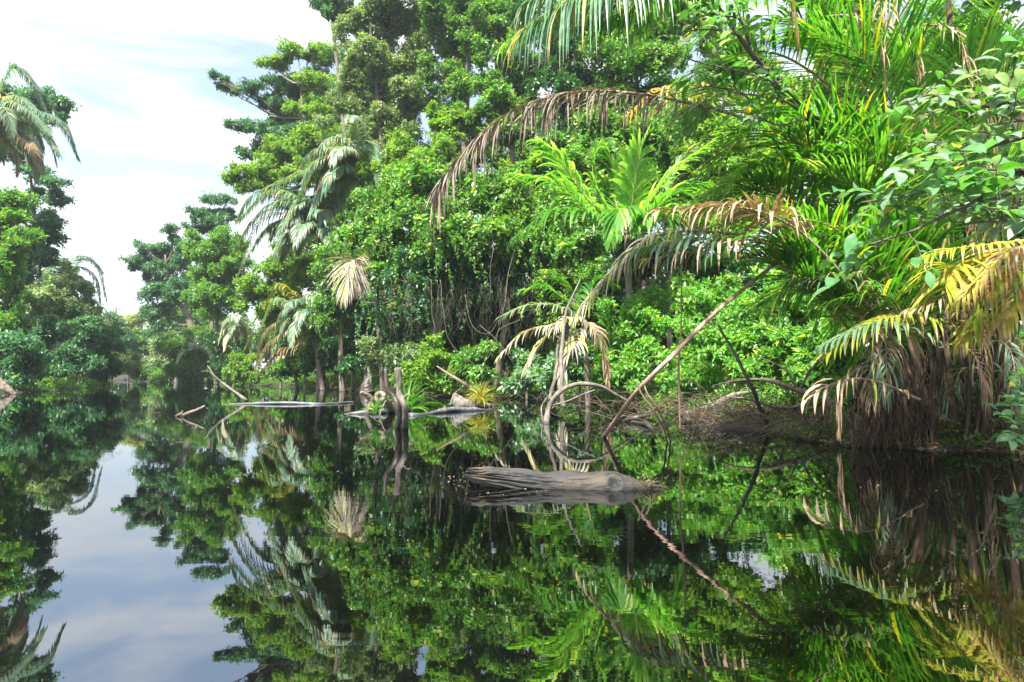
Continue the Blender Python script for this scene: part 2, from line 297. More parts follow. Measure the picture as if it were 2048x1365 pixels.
# ------------------------------------------------------------------ broadleaf crowns
def crown(g, lobes, leaf, r, dens=1.0, flat=.95, droop=.15, sub=None, wr=.48, fill=.25):
    """lobes: list of (centre, radius[, flat]) -> twigs of leaves on the shells of many small clumps"""
    for lb in lobes:
        c, R0 = np.array(lb[0]), lb[1]; fl = lb[2] if len(lb) > 2 else flat
        ns = sub or int(np.clip(6 + 3 * R0 / leaf * .8, 9, 40))
        u = rdir(r, ns); u[:, 2] = np.where(u[:, 2] < -.35, -u[:, 2], u[:, 2]); rad = R0 * (.34 + (.72 if fl < .9 else .58) * r.random(ns)); cs_ = 0
        cs = c + u * rad[:, None] * np.array([1, 1, fl]); rs = R0 * (.14 + .26 * r.random(ns) ** 1.4)
        area = rs ** 2 * 9; tot = dens * area.sum() / (leaf * leaf * wr * .5) * .85
        nsp = max(20, int(tot / 9)); ci = r.choice(ns, nsp, p=area / area.sum())
        v = rdir(r, nsp); v[:, 2] = v[:, 2] * .8 + .18; v = nrm(v)
        an = .6 + .9 * r.random((ns, 3)); an[:, 2] *= .8
        sp = cs[ci] + v * (rs[ci] * (.55 + .75 * r.random(nsp)))[:, None] * an[ci] + .10 * R0 * vn(v * 3 + cs[ci], 1.3)[:, None] * v
        cl = r.random(ns)[ci] * .6 + r.random(nsp) * .4
        k = 9; P = np.repeat(sp, k, 0); n_ = len(P); out_ = np.repeat(v, k, 0); CL = np.repeat(cl, k)
        d = nrm(out_ * .55 + rdir(r, n_) * .9 + np.array([0, 0, -droop])); up = nrm(out_ * .6 + np.array([0, 0, .9]) + rdir(r, n_) * .45)
        P = P + rdir(r, n_) * leaf * .8
        L = leaf * (.55 + .85 * r.random(n_) ** 1.5) * (.75 + .6 * r.random(ns))[np.repeat(ci, k)]
        g.leaves(P, d, up, L, L * (wr * (.8 + .5 * r.random(n_))), r, CL)
        if fill:
            nf = int(nsp * k * fill * .35); pf = c + rdir(r, nf) * (R0 * .78 * r.random(nf) ** .4)[:, None] * np.array([1, 1, fl])
            L = leaf * (1.2 + .8 * r.random(nf)); g.leaves(pf, rdir(r, nf), nrm(rdir(r, nf) + [0, 0, .6]), L, L * .55, r, r.random(nf) * .4)
def px_lobes(L, D0=None):
    o = []
    for q in L:
        px, py, rp = q[:3]; D = q[3] if len(q) > 3 and q[3] else D0
        D = D; c = at(px, py, D); o.append((c, rp * D / F) + ((q[4],) if len(q) > 4 else ()))
    return o
def jitter_depth(lobes, r, a=.5):
    return [((np.array(l[0]) + np.array([0, (r.random() - .3) * l[1] * a * 2, 0])),) + tuple(l[1:]) for l in lobes]
def tree(name, label, L, D, leaf, mt, trunk=None, bark='bark', tr=.3, dens=1.15, flat=.95, group=None, cat='tree', limbs=True, droop=.15, base=None, vines=0, wr=.48):
    r = rng_of(label); lobes = jitter_depth(px_lobes(L, D), r)
    umb = any(len(q) > 4 for q in L); ext = []
    if True:
        for i in range(len(lobes)):
            for j in range(i):
                a, c = lobes[i], lobes[j]; dd = np.linalg.norm(a[0] - c[0])
                if umb and r.random() < .3: continue
                if dd < 1.25 * (a[1] + c[1]): ext.append(((a[0] + c[0]) / 2 + [0, .35 * a[1], -.1 * a[1]], .36 * (a[1] + c[1]) * (.8 if umb else 1)) + ((min(flat, .6),) if umb else ()))
        lobes = [(q[0], q[1] * (1.22 if umb else 1.15)) + tuple(q[2:]) for q in lobes] + ext[:int(len(L) * (1.2 if umb else 2))]
    cx = np.mean([l[0][0] for l in lobes]); cy = np.mean([l[0][1] for l in lobes])
    if base is None: base = (cx, cy)
    leaf = leaf * (.86 if D > 40 else .95); b = np.array([base[0], base[1], 0.]); b[2] = gh(b[0], b[1]) - .05
    if b[2] < 0: b[2] = -.1
    t0 = thing(name, label, cat, b, group); kids = []
    for q in lobes:
        f_ = q[2] if len(q) > 2 else flat; nk = 5
        for k in range(nk):
            kids.append((q[0] + rdir(r, 1)[0] * q[1] * (.35 + .45 * r.random()) * np.array([1.15, 1, f_]), q[1] * (.30 + .32 * r.random()), min(1, f_ * (.8 + .4 * r.random()))))
    if vines:
        k2 = [kids[int(i_)] for i_ in r.permutation(len(kids))[:len(kids) // 5]]; kids = kids + []
    g = Geo(); crown(g, kids, leaf, r, dens, flat, droop, wr=wr)
    if vines:
        g.build('crown' if cat == 'tree' else 'foliage', M[mt], t0); g = Geo()
        crown(g, [(q[0] + np.array([0, -.25 * q[1], .05]), q[1] * 1.06) + tuple(q[2:]) for q in k2], leaf * 1.45, r, dens * .55, flat, droop, wr=.62, fill=0)
    for k in range(int(vines * len(lobes))):
        q = lobes[int(r.random() * len(lobes))]; a = r.random() * 6.28; s = q[0] + np.array([math.cos(a), -abs(math.sin(a)) * .9, -.2 + .5 * r.random()]) * q[1] * (.6 + .5 * r.random()); LN = q[1] * (.6 + 1.5 * r.random()); m_ = int(LN / leaf * 5) + 6
        t_ = np.sort(r.random(m_)); sway = .12 * LN * np.sin(t_ * 3 + r.random() * 6); P_ = s + np.stack([sway, 0 * t_, -LN * t_], -1) + rdir(r, m_) * leaf * .45 * (1.2 - t_)[:, None]
        Lv = leaf * (.5 + .5 * r.random(m_)); g.leaves(P_, rdir(r, m_) + [0, -.2, -.7], nrm(rdir(r, m_) + [0, -.8, .6]), Lv, Lv * wr, r, np.full(m_, r.random()))
    g.build('climbing_vine' if vines else ('crown' if cat == 'tree' else 'foliage'), M[{'vine': 'bright', 'mid': 'lime', 'dark': 'tealmid', 'sage': 'mid'}.get(mt, 'mid') if vines else mt], t0)
    low = min(l[0][2] for l in lobes); top = np.array(max(lobes, key=lambda l: l[0][2])[0])
    g = Geo()
    if trunk is None:
        mid = np.array([cx, cy, max(low, b[2] + .5 * (top[2] - b[2]))]); path = spline([b - [0, 0, .3], (b * .55 + mid * .45) + [.03 * top[2] * (r.random() - .5), 0, 0], mid, top - [0, 0, .3 * lobes[0][1]]], 22)
    else:
        path = spline([b - [0, 0, .3]] + [at(*q) for q in trunk], 26)
    g.tube(path, [tr, tr * .75, tr * .5, tr * .16], 9, seed=r.random() * 6)
    if limbs:
        for lb in lobes:
            c = np.array(lb[0]); k = np.argmin(np.linalg.norm(path - (c - [0, 0, lb[1] * .9]), axis=1)); k = max(2, min(k, len(path) - 3)); s_ = path[k]; 
            if np.linalg.norm(c - s_) < .4: continue
            R0 = tr * (.42 - .25 * k / len(path)); g.tube(spline([s_, s_ * .5 + c * .5 + [0, 0, -.12 * np.linalg.norm(c - s_)], c], 9), [R0, R0 * .6, R0 * .25], 6, .03, r.random() * 6)
            for q in range(4):
                e = c + rdir(r, 1)[0] * lb[1] * .8 * np.array([1, 1, .6]); g.tube(spline([s_ * .35 + c * .65, c * .6 + e * .4, e], 6), [R0 * .35, R0 * .12], 4, .04, r.random() * 6)
    g.build('trunk' if cat == 'tree' else 'stem', M[bark], t0, smooth=True)
    return t0

# ------------------------------------------------------------------ palm fronds
def frond(parent, P, nl, Lm, W, g, mt, r, a0=65, a1=25, rise=.2, t0=.12, rr=.02, roll=0, segs=5, curl=0., jit=.12, name='frond', stalk='rachis', prof=(.3, .9, 1, .75, .4, .03), fold=.35, lab=None, ends=(.55, .45), gjit=.5):
    P = spline(P, 30); T = nrm(np.gradient(P, axis=0)); up = np.array([0, 0, 1.]); Nn = up - T * (T @ up)[:, None]
    bad = np.linalg.norm(Nn, axis=1) < .25
    h = nrm(np.array([P[-1][0] - P[0][0], P[-1][1] - P[0][1], 0]) + 1e-6)
    Nn = nrm(np.where(bad[:, None], Nn + h * .5 * np.sign(T[:, 2:3]) * -1, Nn)); Nn = nrm(Nn - T * (Nn * T).sum(1, keepdims=True))
    S = np.cross(T, Nn); c_, s_ = math.cos(roll), math.sin(roll); S, Nn = S * c_ + Nn * s_, Nn * c_ - S * s_
    g1 = Geo(); g1.tube(P, [rr * 1.3, rr, rr * .55, rr * .2], 6, c=r.random())
    st = g1.build(name, M[stalk], parent, smooth=True)
    g2 = Geo(); side = np.tile([1, -1], nl); t = np.repeat(np.linspace(t0, .995, nl), 2) + (r.random(nl * 2) - .5) * .01
    t = np.clip(t, 0, 1); x = t * 29; i = np.minimum(x.astype(int), 28); u = (x - i)[:, None]
    p = P[i] * (1 - u) + P[i + 1] * u; Tt = nrm(T[i] * (1 - u) + T[i + 1] * u); St = S[i] * side[:, None]; Nt = Nn[i]
    f = (t - t0) / (1 - t0); ang = np.radians(a0 + (a1 - a0) * f)[:, None] + (r.random(nl * 2) - .5)[:, None] * jit * 2
    ri = rise + (r.random(nl * 2) - .5)[:, None] * jit * 2
    d = Tt * np.cos(ang) + (St * np.cos(ri) + Nt * np.sin(ri)) * np.sin(ang) + rdir(r, nl * 2) * jit * .5
    Lf = Lm * np.interp(f, [0, .25, .6, 1], [ends[0], 1, .9, ends[1]]) * (.85 + .3 * r.random(nl * 2))
    gg = g * (1 - gjit + 2 * gjit * r.random(nl * 2))
    g2.blades(p, d, nrm(Nt + .3 * Tt + rdir(r, nl * 2) * jit), Lf, W * (.8 + .4 * r.random(nl * 2)), gg, r, segs, prof, fold, curl, clump=np.full(nl * 2, r.random()))
    o = g2.build('leaflets', M[mt], st)
    if lab: st['label'] = lab
    return st
def autopath(c, az, el, L, sag, n=7):
    d = np.array([math.sin(az) * math.cos(el), math.cos(az) * math.cos(el), math.sin(el)]); p = np.array(c, float); o = [p.copy()]
    for k in range(n):
        p = p + d * L / n; o.append(p.copy()); d = nrm(d + np.array([0, 0, -1.]) * sag / n * (1 + .4 * k))
    return o
def palm(name, label, base, top, nf, FL, LL, W, mts, tr=.12, sag=1.3, el=(10, 75), g=.9, nl=60, group=None, trunk='bark', az=(0, 360), cat='palm', skirt=0, hero=(), seed='', **kw):
    r = rng_of(label + seed); b = np.array([base[0], base[1], gh(*base) - .05]); t0 = thing(name, label, cat, b, group); top = np.array(top)
    G = Geo(); G.tube(spline([b - [0, 0, .3], b * .5 + top * .5 + [.1 * (r.random() - .5), 0, 0], top], 18), [tr * 1.25, tr, tr * .9], 10, seed=r.random() * 6); G.build('trunk', M[trunk], t0, smooth=True)
    for k in range(nf):
        f = k / max(1, nf - 1); A = R(az[0] + (az[1] - az[0]) * ((k * .618034) % 1)) + .2 * (r.random() - .5)
        e = R(el[1] + (el[0] - el[1]) * f); mt = mts[int(f * len(mts) * .999)]
        frond(t0, autopath(top, A, e, FL * (.8 + .3 * r.random()), sag), nl, LL, W, g, mt, r, rr=FL * .006, **kw)
    for k in range(skirt):
        A = r.random() * 6.28; frond(t0, autopath(top, A, R(-15), FL * .7, 2.2), int(nl * .6), LL * .8, W * .8, 2.2, 'p_dry', r, rr=FL * .005, stalk='deadrachis', curl=.4, jit=.3, **kw)
    for hp, mt, kk in hero:
        kw2 = dict(rr=FL * .006); kw2.update(kw); kw2.update(kk); LLh = kw2.pop('LL', LL); Wh = kw2.pop('W', W); gh_ = kw2.pop('g', g); nlh = kw2.pop('nl', nl)
        frond(t0, [top] + [at(*q) for q in hp], nlh, LLh, Wh, gh_, mt, r, **kw2)
    return t0
def sticks(name, label, cat, paths, mt, group=None, k=8, crook=.012, part='branch', n=22, knob=.22):
    """thing made of bent tubes; the first is its own mesh, the others its branches. path: (points, radii)"""
    r = rng_of(label); b = np.array(paths[0][0][0], float); n = max(n, 46); g = Geo(); g.tube(spline(paths[0][0], n), paths[0][1], k + 2, crook, r.random() * 6, knob=knob)
    o = g.build(name, M[mt], loc=tuple(b), smooth=True); tag(o, label, cat, group)
    for P, rd in paths[1:]:
        g = Geo(); g.tube(spline(P, n), rd, max(5, k - 2), crook, r.random() * 6, knob=knob); g.build(part, M[mt], o, smooth=True)
    return o

# ================================================================== LEFT BANK
tree('tall_tree', 'tall open-crowned dark blue-green tree sticking out from behind the palm at the far upper left', [(20,190,40,62,.45),(75,192,34,62,.45),(122,200,26,62,.45),(60,232,26,62,.4),(112,238,20,62,.4),(60,345,36,62,.4),(108,368,24,62,.4),(30,400,34,62,.5),(108,398,18,62,.4),(20,300,40,64,.5),(-40,260,60,63)], 62, .30, 'teal', tr=.3, dens=.8)
tree('river_tree', 'bright green leafy tree cut by the left edge of the picture', [(-40,420,60,45),(12,395,38,44),(22,460,36,44),(2,530,42,44),(18,590,36,44),(-25,640,55,44),(-30,520,50,45),(30,500,22,43)], 44, .26, 'bright', tr=.25)
tree('river_tree', 'dark blue-green tree rising right behind the bright green left-edge tree', [(72,450,30,58),(92,488,26,58),(66,520,32,58),(100,455,16,58,.5),(60,570,36,58),(98,520,16,58)], 58, .28, 'teal', tr=.22)
tree('river_tree', 'pale sage vine-clad tree on the left bank beside the arching palm', [(90,560,34,55),(135,580,30,56),(110,620,44,55),(155,632,34,56),(70,610,40,54),(182,622,16,57),(45,590,30,54)], 55, .26, 'sage', tr=.2)
for lab, L, D, mt in [
    ('dark green bush overhanging the water at the left edge', [(10,690,46),(-20,740,50),(28,745,30),(40,700,30)], 40, 'teal'),
    ('rounded green bush with lighter leaves second from the left edge', [(75,690,44),(100,655,32),(60,735,36),(95,742,30)], 46, 'tealmid'),
    ('dark blue-green bush under the pale sage tree', [(140,690,40),(125,735,36),(165,725,36),(160,660,28)], 54, 'teal'),
    ('green bush at the water between the dark bush and the far bend', [(205,700,34),(190,740,34),(222,738,24),(210,665,24)], 64, 'tealmid'),
    ('small drooping sage bush where the left bank ends', [(250,735,24),(240,705,20),(268,745,16)], 78, 'sage')]:
    tree('riverside_bush', lab, L, D, .24, mt, tr=.08, group='bushes along the left bank', cat='bush', limbs=False, dens=1.1)
palm('tall_palm', 'tall grey-green palm with drooping fronds at the upper left edge', (-42, 54), at(-25, 262, 52), 18, 6.2, 1.35, .12, ['p_teal', 'p_olive', 'p_teal'], tr=.2, sag=1.9, nl=84, g=1.3, skirt=1,
     hero=[([(30,195,52),(75,235,51),(118,310,50)], 'p_teal', {}), ([(20,140,53),(60,160,53),(88,215,53)], 'p_teal', {}), ([(60,225,52),(120,245,51),(155,315,51)], 'p_teal', {}), ([(20,260,52),(60,290,51),(80,335,51)], 'p_dry', {}), ([(10,215,52),(50,215,51),(95,265,50)], 'p_olive', {})])
palm('arching_palm', 'palm with two long fronds arching into the sky gap over the left bank', (at(150,700,74)[0], 74), at(138, 556, 74), 12, 4.4, 1.1, .13, ['p_teal'], tr=.16, sag=1.6, nl=46, g=1.1, az=(180, 360),
     hero=[([(165,520,74),(195,535,74),(212,600,74)], 'p_teal', {}), ([(160,535,74),(190,558,74),(200,605,74)], 'p_teal', {}), ([(150,520,75),(175,515,75),(205,545,75)], 'p_teal', {})])
palm('small_palm', 'small far palm with one thin frond reaching over the river bend', (at(185,720,96)[0], 100), at(180, 628, 96), 8, 3.2, .8, .12, ['p_teal', 'p_olive'], tr=.1, sag=1.5, nl=30, hero=[([(205,610,96),(228,614,96),(248,626,96)], 'p_teal', {})])

# ================================================================== FAR BEND
for lab, L, D, mt in [
    ('far yellow-green crown in the middle of the river gap', [(262,640,24,135),(282,632,16,135),(246,650,16,135)], 135, 'yellow'),
    ('small far tree left of the yellow-green crown', [(225,650,24),(205,665,24),(235,680,28)], 125, 'tealmid'),
    ('far green tree under the yellow-green crown', [(265,690,32),(290,680,26),(250,720,26),(285,720,26)], 128, 'mid'),
    ('far pale green tree leaning over the end of the river', [(315,700,30),(300,735,24),(335,690,28),(325,740,24)], 112, 'sage'),
    ('far green bushes at the very end of the water', [(290,748,20),(318,752,18),(345,752,20),(370,752,20),(270,750,16)], 96, 'mid'),
    ('far dark tree closing the river behind the bend', [(180,690,50),(230,735,30),(150,660,50),(265,745,20)], 150, 'teal'),
    ('far tall green tree behind the right side of the bend', [(350,660,50),(400,640,50),(330,620,30),(380,710,46)], 130, 'mid')]:
    tree('far_tree', lab, L, D, .42, mt, tr=.2, group='far trees at the river bend', dens=1.1)
# filling wood a long way back on both sides
r = rng_of('wood'); g = Geo()
crown(g, [(np.array([x, y, 5 + 3 * r.random()]), 6 + 3 * r.random()) for x, y in [(-150,175),(-130,178),(-112,172),(-95,165),(-80,160),(-64,150),(-48,140),(-170,160),(-190,170),(-34,128),(-22,115),(-120,150),(-140,140)]], .6, r, .9)
crown(g, [(np.array([x, y, 3 + 3 * r.random()]), 5 + 3 * r.random()) for x, y in [(-20,82),(-12,72),(-4,62),(6,56),(14,52),(22,50),(30,46),(36,38),(2,70),(12,64),(-10,60),(24,38),(30,30),(32,22),(26,30)]], .5, r, .9)
tag(g.build('distant_wood', M['mid']), 'mass of rainforest foliage far behind the river banks', 'wood', kind='stuff')

# ================================================================== RIGHT BANK, FAR HALF
tree('layered_tree', 'dark blue-green tree with flat layered branches and a leaning trunk left of centre', [(275,520,22,84,.4),(300,498,26,84,.4),(338,492,30,84,.45),(318,540,28,84,.45),(362,520,30,84,.5),(345,585,32,84),(312,585,26,84),(372,575,24,84),(330,632,30,84),(268,535,12,84,.4),(350,460,18,84,.4),(310,655,24,84),(300,560,26,85,.5),(325,510,30,85,.5),(350,540,34,85,.6),(385,610,30,85),(300,620,24,85)], 84, .30, 'teal', trunk=[(392,700,84),(378,640,84),(355,595,84),(338,560,84),(330,510,84)], tr=.55, dens=.75, base=(at(395,740,84)[0], 84))
tree('river_tree', 'bright green tree right of the layered dark tree, with a full crown', [(415,495,40),(455,478,34),(400,540,38),(448,548,42),(478,520,34),(425,600,42),(392,590,34),(465,600,38),(380,480,22)], 72, .28, 'bright', tr=.28)
tree('layered_tree', 'small-crowned dark tree peeking above the bright green tree left of the palms', [(398,428,26,80,.5),(428,402,24,80,.5),(388,452,18,80,.5),(440,440,28,80,.5),(418,455,28,80,.5),(455,400,18,80,.5)], 80, .30, 'teal', tr=.25, dens=.9)
for lab, L, D, mt in [
    ('low dark tree at the waterline under the leaning trunk', [(365,690,42),(400,738,36),(345,740,24),(400,680,36),(375,750,20)], 80, 'mid'),
    ('dark low tree hanging over the water left of the bleached dead fronds', [(440,690,42),(478,735,36),(440,738,32),(490,680,30)], 70, 'dark'),
    ('lime green bush in front of the grey palms with dense small leaves', [(520,565,38,50),(565,548,38,50),(605,570,34,49),(500,605,30,51),(555,600,36,50),(620,540,28,50)], 50, 'lime'),
    ('green bush between the hanging dead fan frond and the pale dead fronds', [(620,620,38,49),(590,660,40,49),(640,680,40,47),(575,720,38,50),(625,725,34,48)], 49, 'mid'),
    ('small round light green bush sticking out over the water', [(466,745,20,62),(490,725,22,61),(505,752,16,60),(480,762,12,61)], 61, 'lime'),
    ('dark green shrub under the hanging dead fan frond', [(690,670,40,45),(715,715,38,43),(670,735,34,46),(730,660,34,44)], 45, 'dark')]:
    tree('riverside_bush', lab, L, D, .24, mt, tr=.1, group='bushes along the right bank', cat='bush', limbs=False, dens=1.1)
tree('umbrella_tree', 'tall tree with long horizontal blue-green branches standing out against the sky', [(437,160,20,66,.55),(462,178,24,66,.45),(500,180,28,66,.4),(530,165,30,66,.4),(570,175,38,66,.45),(625,170,42,66,.45),(680,180,44,66,.45),(545,205,30,66,.4),(605,215,36,66,.4),(462,250,15,66,.5),(490,250,17,66,.45),(520,262,24,66,.5),(560,275,34,66,.5),(620,262,36,66,.5),(640,310,34,66,.5),(700,240,40,67,.5),(590,325,30,66,.5),(655,120,40,67,.6),(600,150,36,67,.5),(560,230,34,67,.5),(650,230,44,68,.6),(520,290,30,67,.5),(690,310,44,67,.6),(500,310,26,67,.5),(560,400,36,66,.6)],
     66, .27, 'teal', trunk=[(690,560,66),(680,430,66),(640,300,66),(600,215,66)], tr=.55, dens=.72, base=(at(695,750,66)[0], 66))
tree('lime_tree', 'tall lime green tree with bright crown patches above the grey palms', [(560,118,26,63,.55),(598,105,30,63,.55),(636,112,28,63,.55),(595,212,30,62,.5),(640,215,34,62,.5),(680,225,36,62,.5),(700,290,40,62,.6),(640,280,38,61,.55),(575,300,36,61,.55),(540,318,30,61,.55),(482,348,30,60,.5),(515,335,28,60,.5),(555,350,34,60,.5),(456,358,18,60,.5),(610,345,34,60,.5),(500,375,26,60,.5),(640,170,30,62,.5),(540,125,22,63,.5),(560,290,30,61,.5),(660,330,36,60,.6)],
     62, .27, 'lime', trunk=[(700,500,62),(660,380,62),(610,250,62),(600,130,62)], tr=.4, dens=.9, base=(at(700,750,62)[0], 62.5))
palm('grey_palm', 'grey-green palm with long fronds arching left above the lime bush', (at(640,720,47)[0], 47), at(640, 470, 47), 14, 5.0, 1.25, .10, ['p_teal', 'p_olive'], tr=.2, sag=1.3, nl=84, g=1.7, skirt=0, az=(150, 330),
     hero=[([(590,415,47),(520,430,46),(470,500,46)], 'p_olive', dict(g=2)), ([(600,440,46),(540,455,46),(490,520,45)], 'p_teal', dict(g=2)), ([(600,400,47),(540,385,47),(480,440,47)], 'p_teal', dict(g=2)), ([(650,410,46),(600,400,45),(560,470,44)], 'p_olive', dict(g=2)), ([(590,430,46),(520,445,46),(478,545,46)], 'p_olive', dict(nl=30, g=2))])
palm('grey_palm', 'pale grey palm with shaggy drooping fronds just right of and above the arching one', (at(730,720,44)[0], 45), at(722, 350, 45), 12, 5.0, 1.3, .10, ['p_olive', 'p_teal'], tr=.2, sag=1.4, nl=86, g=1.9, skirt=0, az=(180, 340),
     hero=[([(690,305,45),(640,325,44),(590,415,44)], 'p_olive', dict(g=2.4)), ([(680,320,45),(610,345,45),(510,390,45),(475,440,45)], 'p_teal', dict(g=2.2)), ([(700,290,46),(670,300,45),(640,370,44)], 'p_pale', dict(g=2.4)), ([(715,290,46),(700,285,45),(680,330,44)], 'p_teal', dict(g=2.4)), ([(690,360,45),(650,370,44),(620,430,43)], 'p_olive', dict(g=2.4)), ([(735,290,45),(745,300,44),(760,380,43)], 'p_teal', dict(g=2.4))])
palm('leaning_palm', 'yellowing palm with bleached dead fronds hanging to the water left of centre', (at(650,765,46)[0], 46), at(625, 640, 46), 12, 3.6, 1.0, .09, ['p_teal', 'p_olive'], tr=.16, sag=1.8, nl=46, g=1.6, az=(170, 350),
     hero=[([(570,640,46),(530,670,46),(512,735,46)], 'p_pale', dict(g=2)), ([(585,610,46),(550,600,46),(520,660,46)], 'p_olive', dict(g=2)), ([(575,660,45),(530,700,45),(515,750,45)], 'p_pale', dict(g=2)), ([(590,590,47),(560,570,47),(530,610,47)], 'p_yellow', dict(g=2)), ([(600,690,45),(560,700,45),(530,735,45)], 'p_dry', dict(g=2)), ([(600,620,45),(570,630,45),(560,680,45)], 'p_olive', dict(g=2)),([(640,590,45),(660,560,45),(690,600,45)], 'p_teal', dict(g=1.6))])
palm('small_palm', 'little drab palm with drooping fronds low at the waterline under the dead fronds', (at(600,766,52)[0], 52), at(585, 715, 52), 12, 2.6, .8, .09, ['p_olive', 'p_pale', 'p_dry'], tr=.12, sag=1.8, nl=30, g=1.6)
palm('small_palm', 'little dark palm standing at the water in front of the far bend', (at(395,762,78)[0], 80), at(390, 700, 78), 10, 3.4, .8, .07, ['p_teal', 'p_teal', 'p_olive'], tr=.12, sag=1.3, nl=34, g=1.1)
palm('small_palm', 'small palm with bleached fronds beside the dark tree left of the lime bush', (at(490,765,64)[0], 66), at(488, 660, 64), 11, 3.0, .9, .10, ['p_olive', 'p_pale'], tr=.12, sag=2, nl=34, g=1.8, az=(180,360))
# the hanging dead fan
o = thing('dead_frond', 'dead bleached fan of frond hanging from the greenery left of the vine wall', 'dead frond', at(700, 528, 33)); r = rng_of('deadfan')
frond(o, [at(722, 545, 33.6), at(706, 522, 33), at(694, 550, 32.6), at(690, 590, 32.5)], 70, 1.6, .045, .9, 'p_pale', r, a0=62, a1=12, rise=.1, t0=.1, rr=.03, stalk='deadrachis', curl=.3, jit=.2)
frond(o, [at(722, 545, 33.6), at(712, 520, 33.2), at(716, 545, 32.8), at(716, 575, 32.6)], 50, 1.4, .045, .9, 'p_grey', r, a0=55, a1=12, rise=.1, rr=.025, stalk='deadrachis', curl=.3, jit=.22)

# ================================================================== TALL TREES BEHIND THE CENTRE
tree('tall_tree', 'small-leaved dark twiggy tree entering the frame top left of the pale vine tree', [(640,8,28,56,.6),(668,30,24,56,.6),(650,-30,40,56),(690,-20,36,56),(700,30,24,56,.6),(625,-10,18,56,.5)], 56, .26, 'teal', tr=.25, dens=.55, base=(at(760,740,56)[0], 56))
tree('tall_tree', 'tall pale sage and tan tree hung with dry vines at the top centre left', [(700,60,42),(745,40,48),(790,-10,60),(800,60,48),(700,125,46),(755,150,56),(815,150,52),(860,70,50),(745,225,52),(850,215,48),(690,190,34),(810,280,50),(735,300,44),(870,-50,70),(720,-60,60),(790,210,46)], 52, .24, 'tan', trunk=[(790,520,52),(770,330,52),(745,100,52),(735,-40,52)], tr=.4, base=(at(800,740,52)[0], 52))
tree('tall_tree', 'dark green dense tree at the top centre', [(905,30,56),(960,50,60),(915,110,52),(900,180,48),(940,-50,80),(1030,-40,80),(870,140,36),(915,235,42),(1000,20,50)], 50, .24, 'mid', trunk=[(930,500,50),(930,300,50),(940,50,50),(950,-60,50)], tr=.4, base=(at(930,740,50)[0], 50))
tree('tall_tree', 'bright leafy tree in the middle, its crown stepping down to the dead brown frond', [(985,120,40),(1020,95,36),(1055,150,44),(975,190,40),(1030,210,42),(985,260,38),(1060,250,40),(1100,110,36)], 43, .26, 'bright', tr=.3, base=(at(1010,740,43)[0], 43))
tree('tall_tree', 'dark green tree behind the overhanging bluish frond', [(1090,40,60),(1150,90,56),(1105,180,50),(1170,170,54),(1150,-30,80),(1120,250,50),(1190,250,50),(1220,40,60)], 41, .22, 'dark', tr=.35, base=(at(1130,740,41)[0], 41))
tree('tall_tree', 'leafy green tree between the bluish frond and the grey-leaved branch', [(1235,120,52),(1280,60,56),(1260,200,50),(1320,140,56),(1310,230,52),(1270,-30,80),(1220,200,40),(1350,40,56)], 38, .22, 'vine', tr=.35, base=(at(1270,740,38)[0], 38))
tree('flowering_tree', 'light yellow-green crown below the pale vine tree, left of the drooping dead frond', [(872,262,30,44),(905,240,28,44),(940,225,26,44),(870,225,18,45),(965,235,26,44),(900,285,30,43)], 44, .22, 'lime', tr=.2, base=(at(900,740,44)[0], 45), dens=.9)
tree('leafy_tree', 'light green feathery tree under the pale vine tree with tan shoots', [(770,290,34,46),(820,300,36,45),(790,330,40,44),(745,350,34,44),(850,330,36,43)], 45, .22, 'lime', tr=.2, base=(at(790,740,45)[0], 46))

for lab, L, D, mt in [
    ('green tree filling the gap behind the two grey palms', [(600,480,44),(650,520,44),(700,560,46),(640,590,44),(700,430,44),(560,520,40),(590,640,44),(700,650,44),(740,380,44),(660,680,40),(520,640,36)], 53, 'mid'),
    ('dark leafy tree crowding in front of the grey palm trunks', [(655,540,34),(700,520,30),(670,590,36),(640,640,30),(715,590,34),(690,480,26),(735,440,26)], 42.5, 'vine'),
    ('sage green tree behind the lime tree, filling the wall under the pale vine tree', [(700,350,50),(760,300,50),(820,380,50),(680,260,44),(760,420,50),(860,300,50),(640,380,40),(730,200,50)], 58, 'sage'),
    ('leafy dark green tree behind the middle of the leafy wall', [(900,280,50),(960,330,50),(880,380,50),(1010,280,50),(1060,330,50),(940,430,50),(1080,400,50),(1020,60,50),(860,60,50)], 52, 'mid'),
    ('leafy green tree behind the broad-leaved palm and its dead frond', [(1130,300,54),(1200,340,54),(1280,300,54),(1260,400,54),(1150,420,54),(1350,260,54),(1380,340,54),(1330,440,54),(1200,240,50),(1430,420,54),(1450,260,54)], 36, 'vine'),
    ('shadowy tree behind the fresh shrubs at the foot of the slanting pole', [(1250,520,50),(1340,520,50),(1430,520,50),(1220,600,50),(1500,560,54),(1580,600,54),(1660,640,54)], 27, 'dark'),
    ('dark shrub packed behind the stems of the palm clump', [(1740,760,36),(1800,730,40),(1870,740,44),(1950,740,44),(2030,740,44),(1780,810,34),(1860,820,36),(1940,820,36),(2020,820,40),(1720,820,24)], 13.5, 'dark'),  # added; its dark leaf colour carries the shade behind the stems
    ('leafy tree between the two grey-leaved branches and the sky at the top right', [(1400,40,44),(1450,110,50),(1530,150,50),(1400,160,44),(1620,-20,50),(1350,-10,40)], 34, 'vine'),
    ('dense green tree low on the left bank behind the dark bushes', [(60,640,46),(130,670,44),(195,665,36),(225,695,28),(20,620,44),(170,700,40)], 62, 'tealmid')]:
    tree('tree', lab, L, D, .2 if D < 45 else .24, mt, tr=.2, group='trees filling the forest wall', dens=1.1, vines=3)
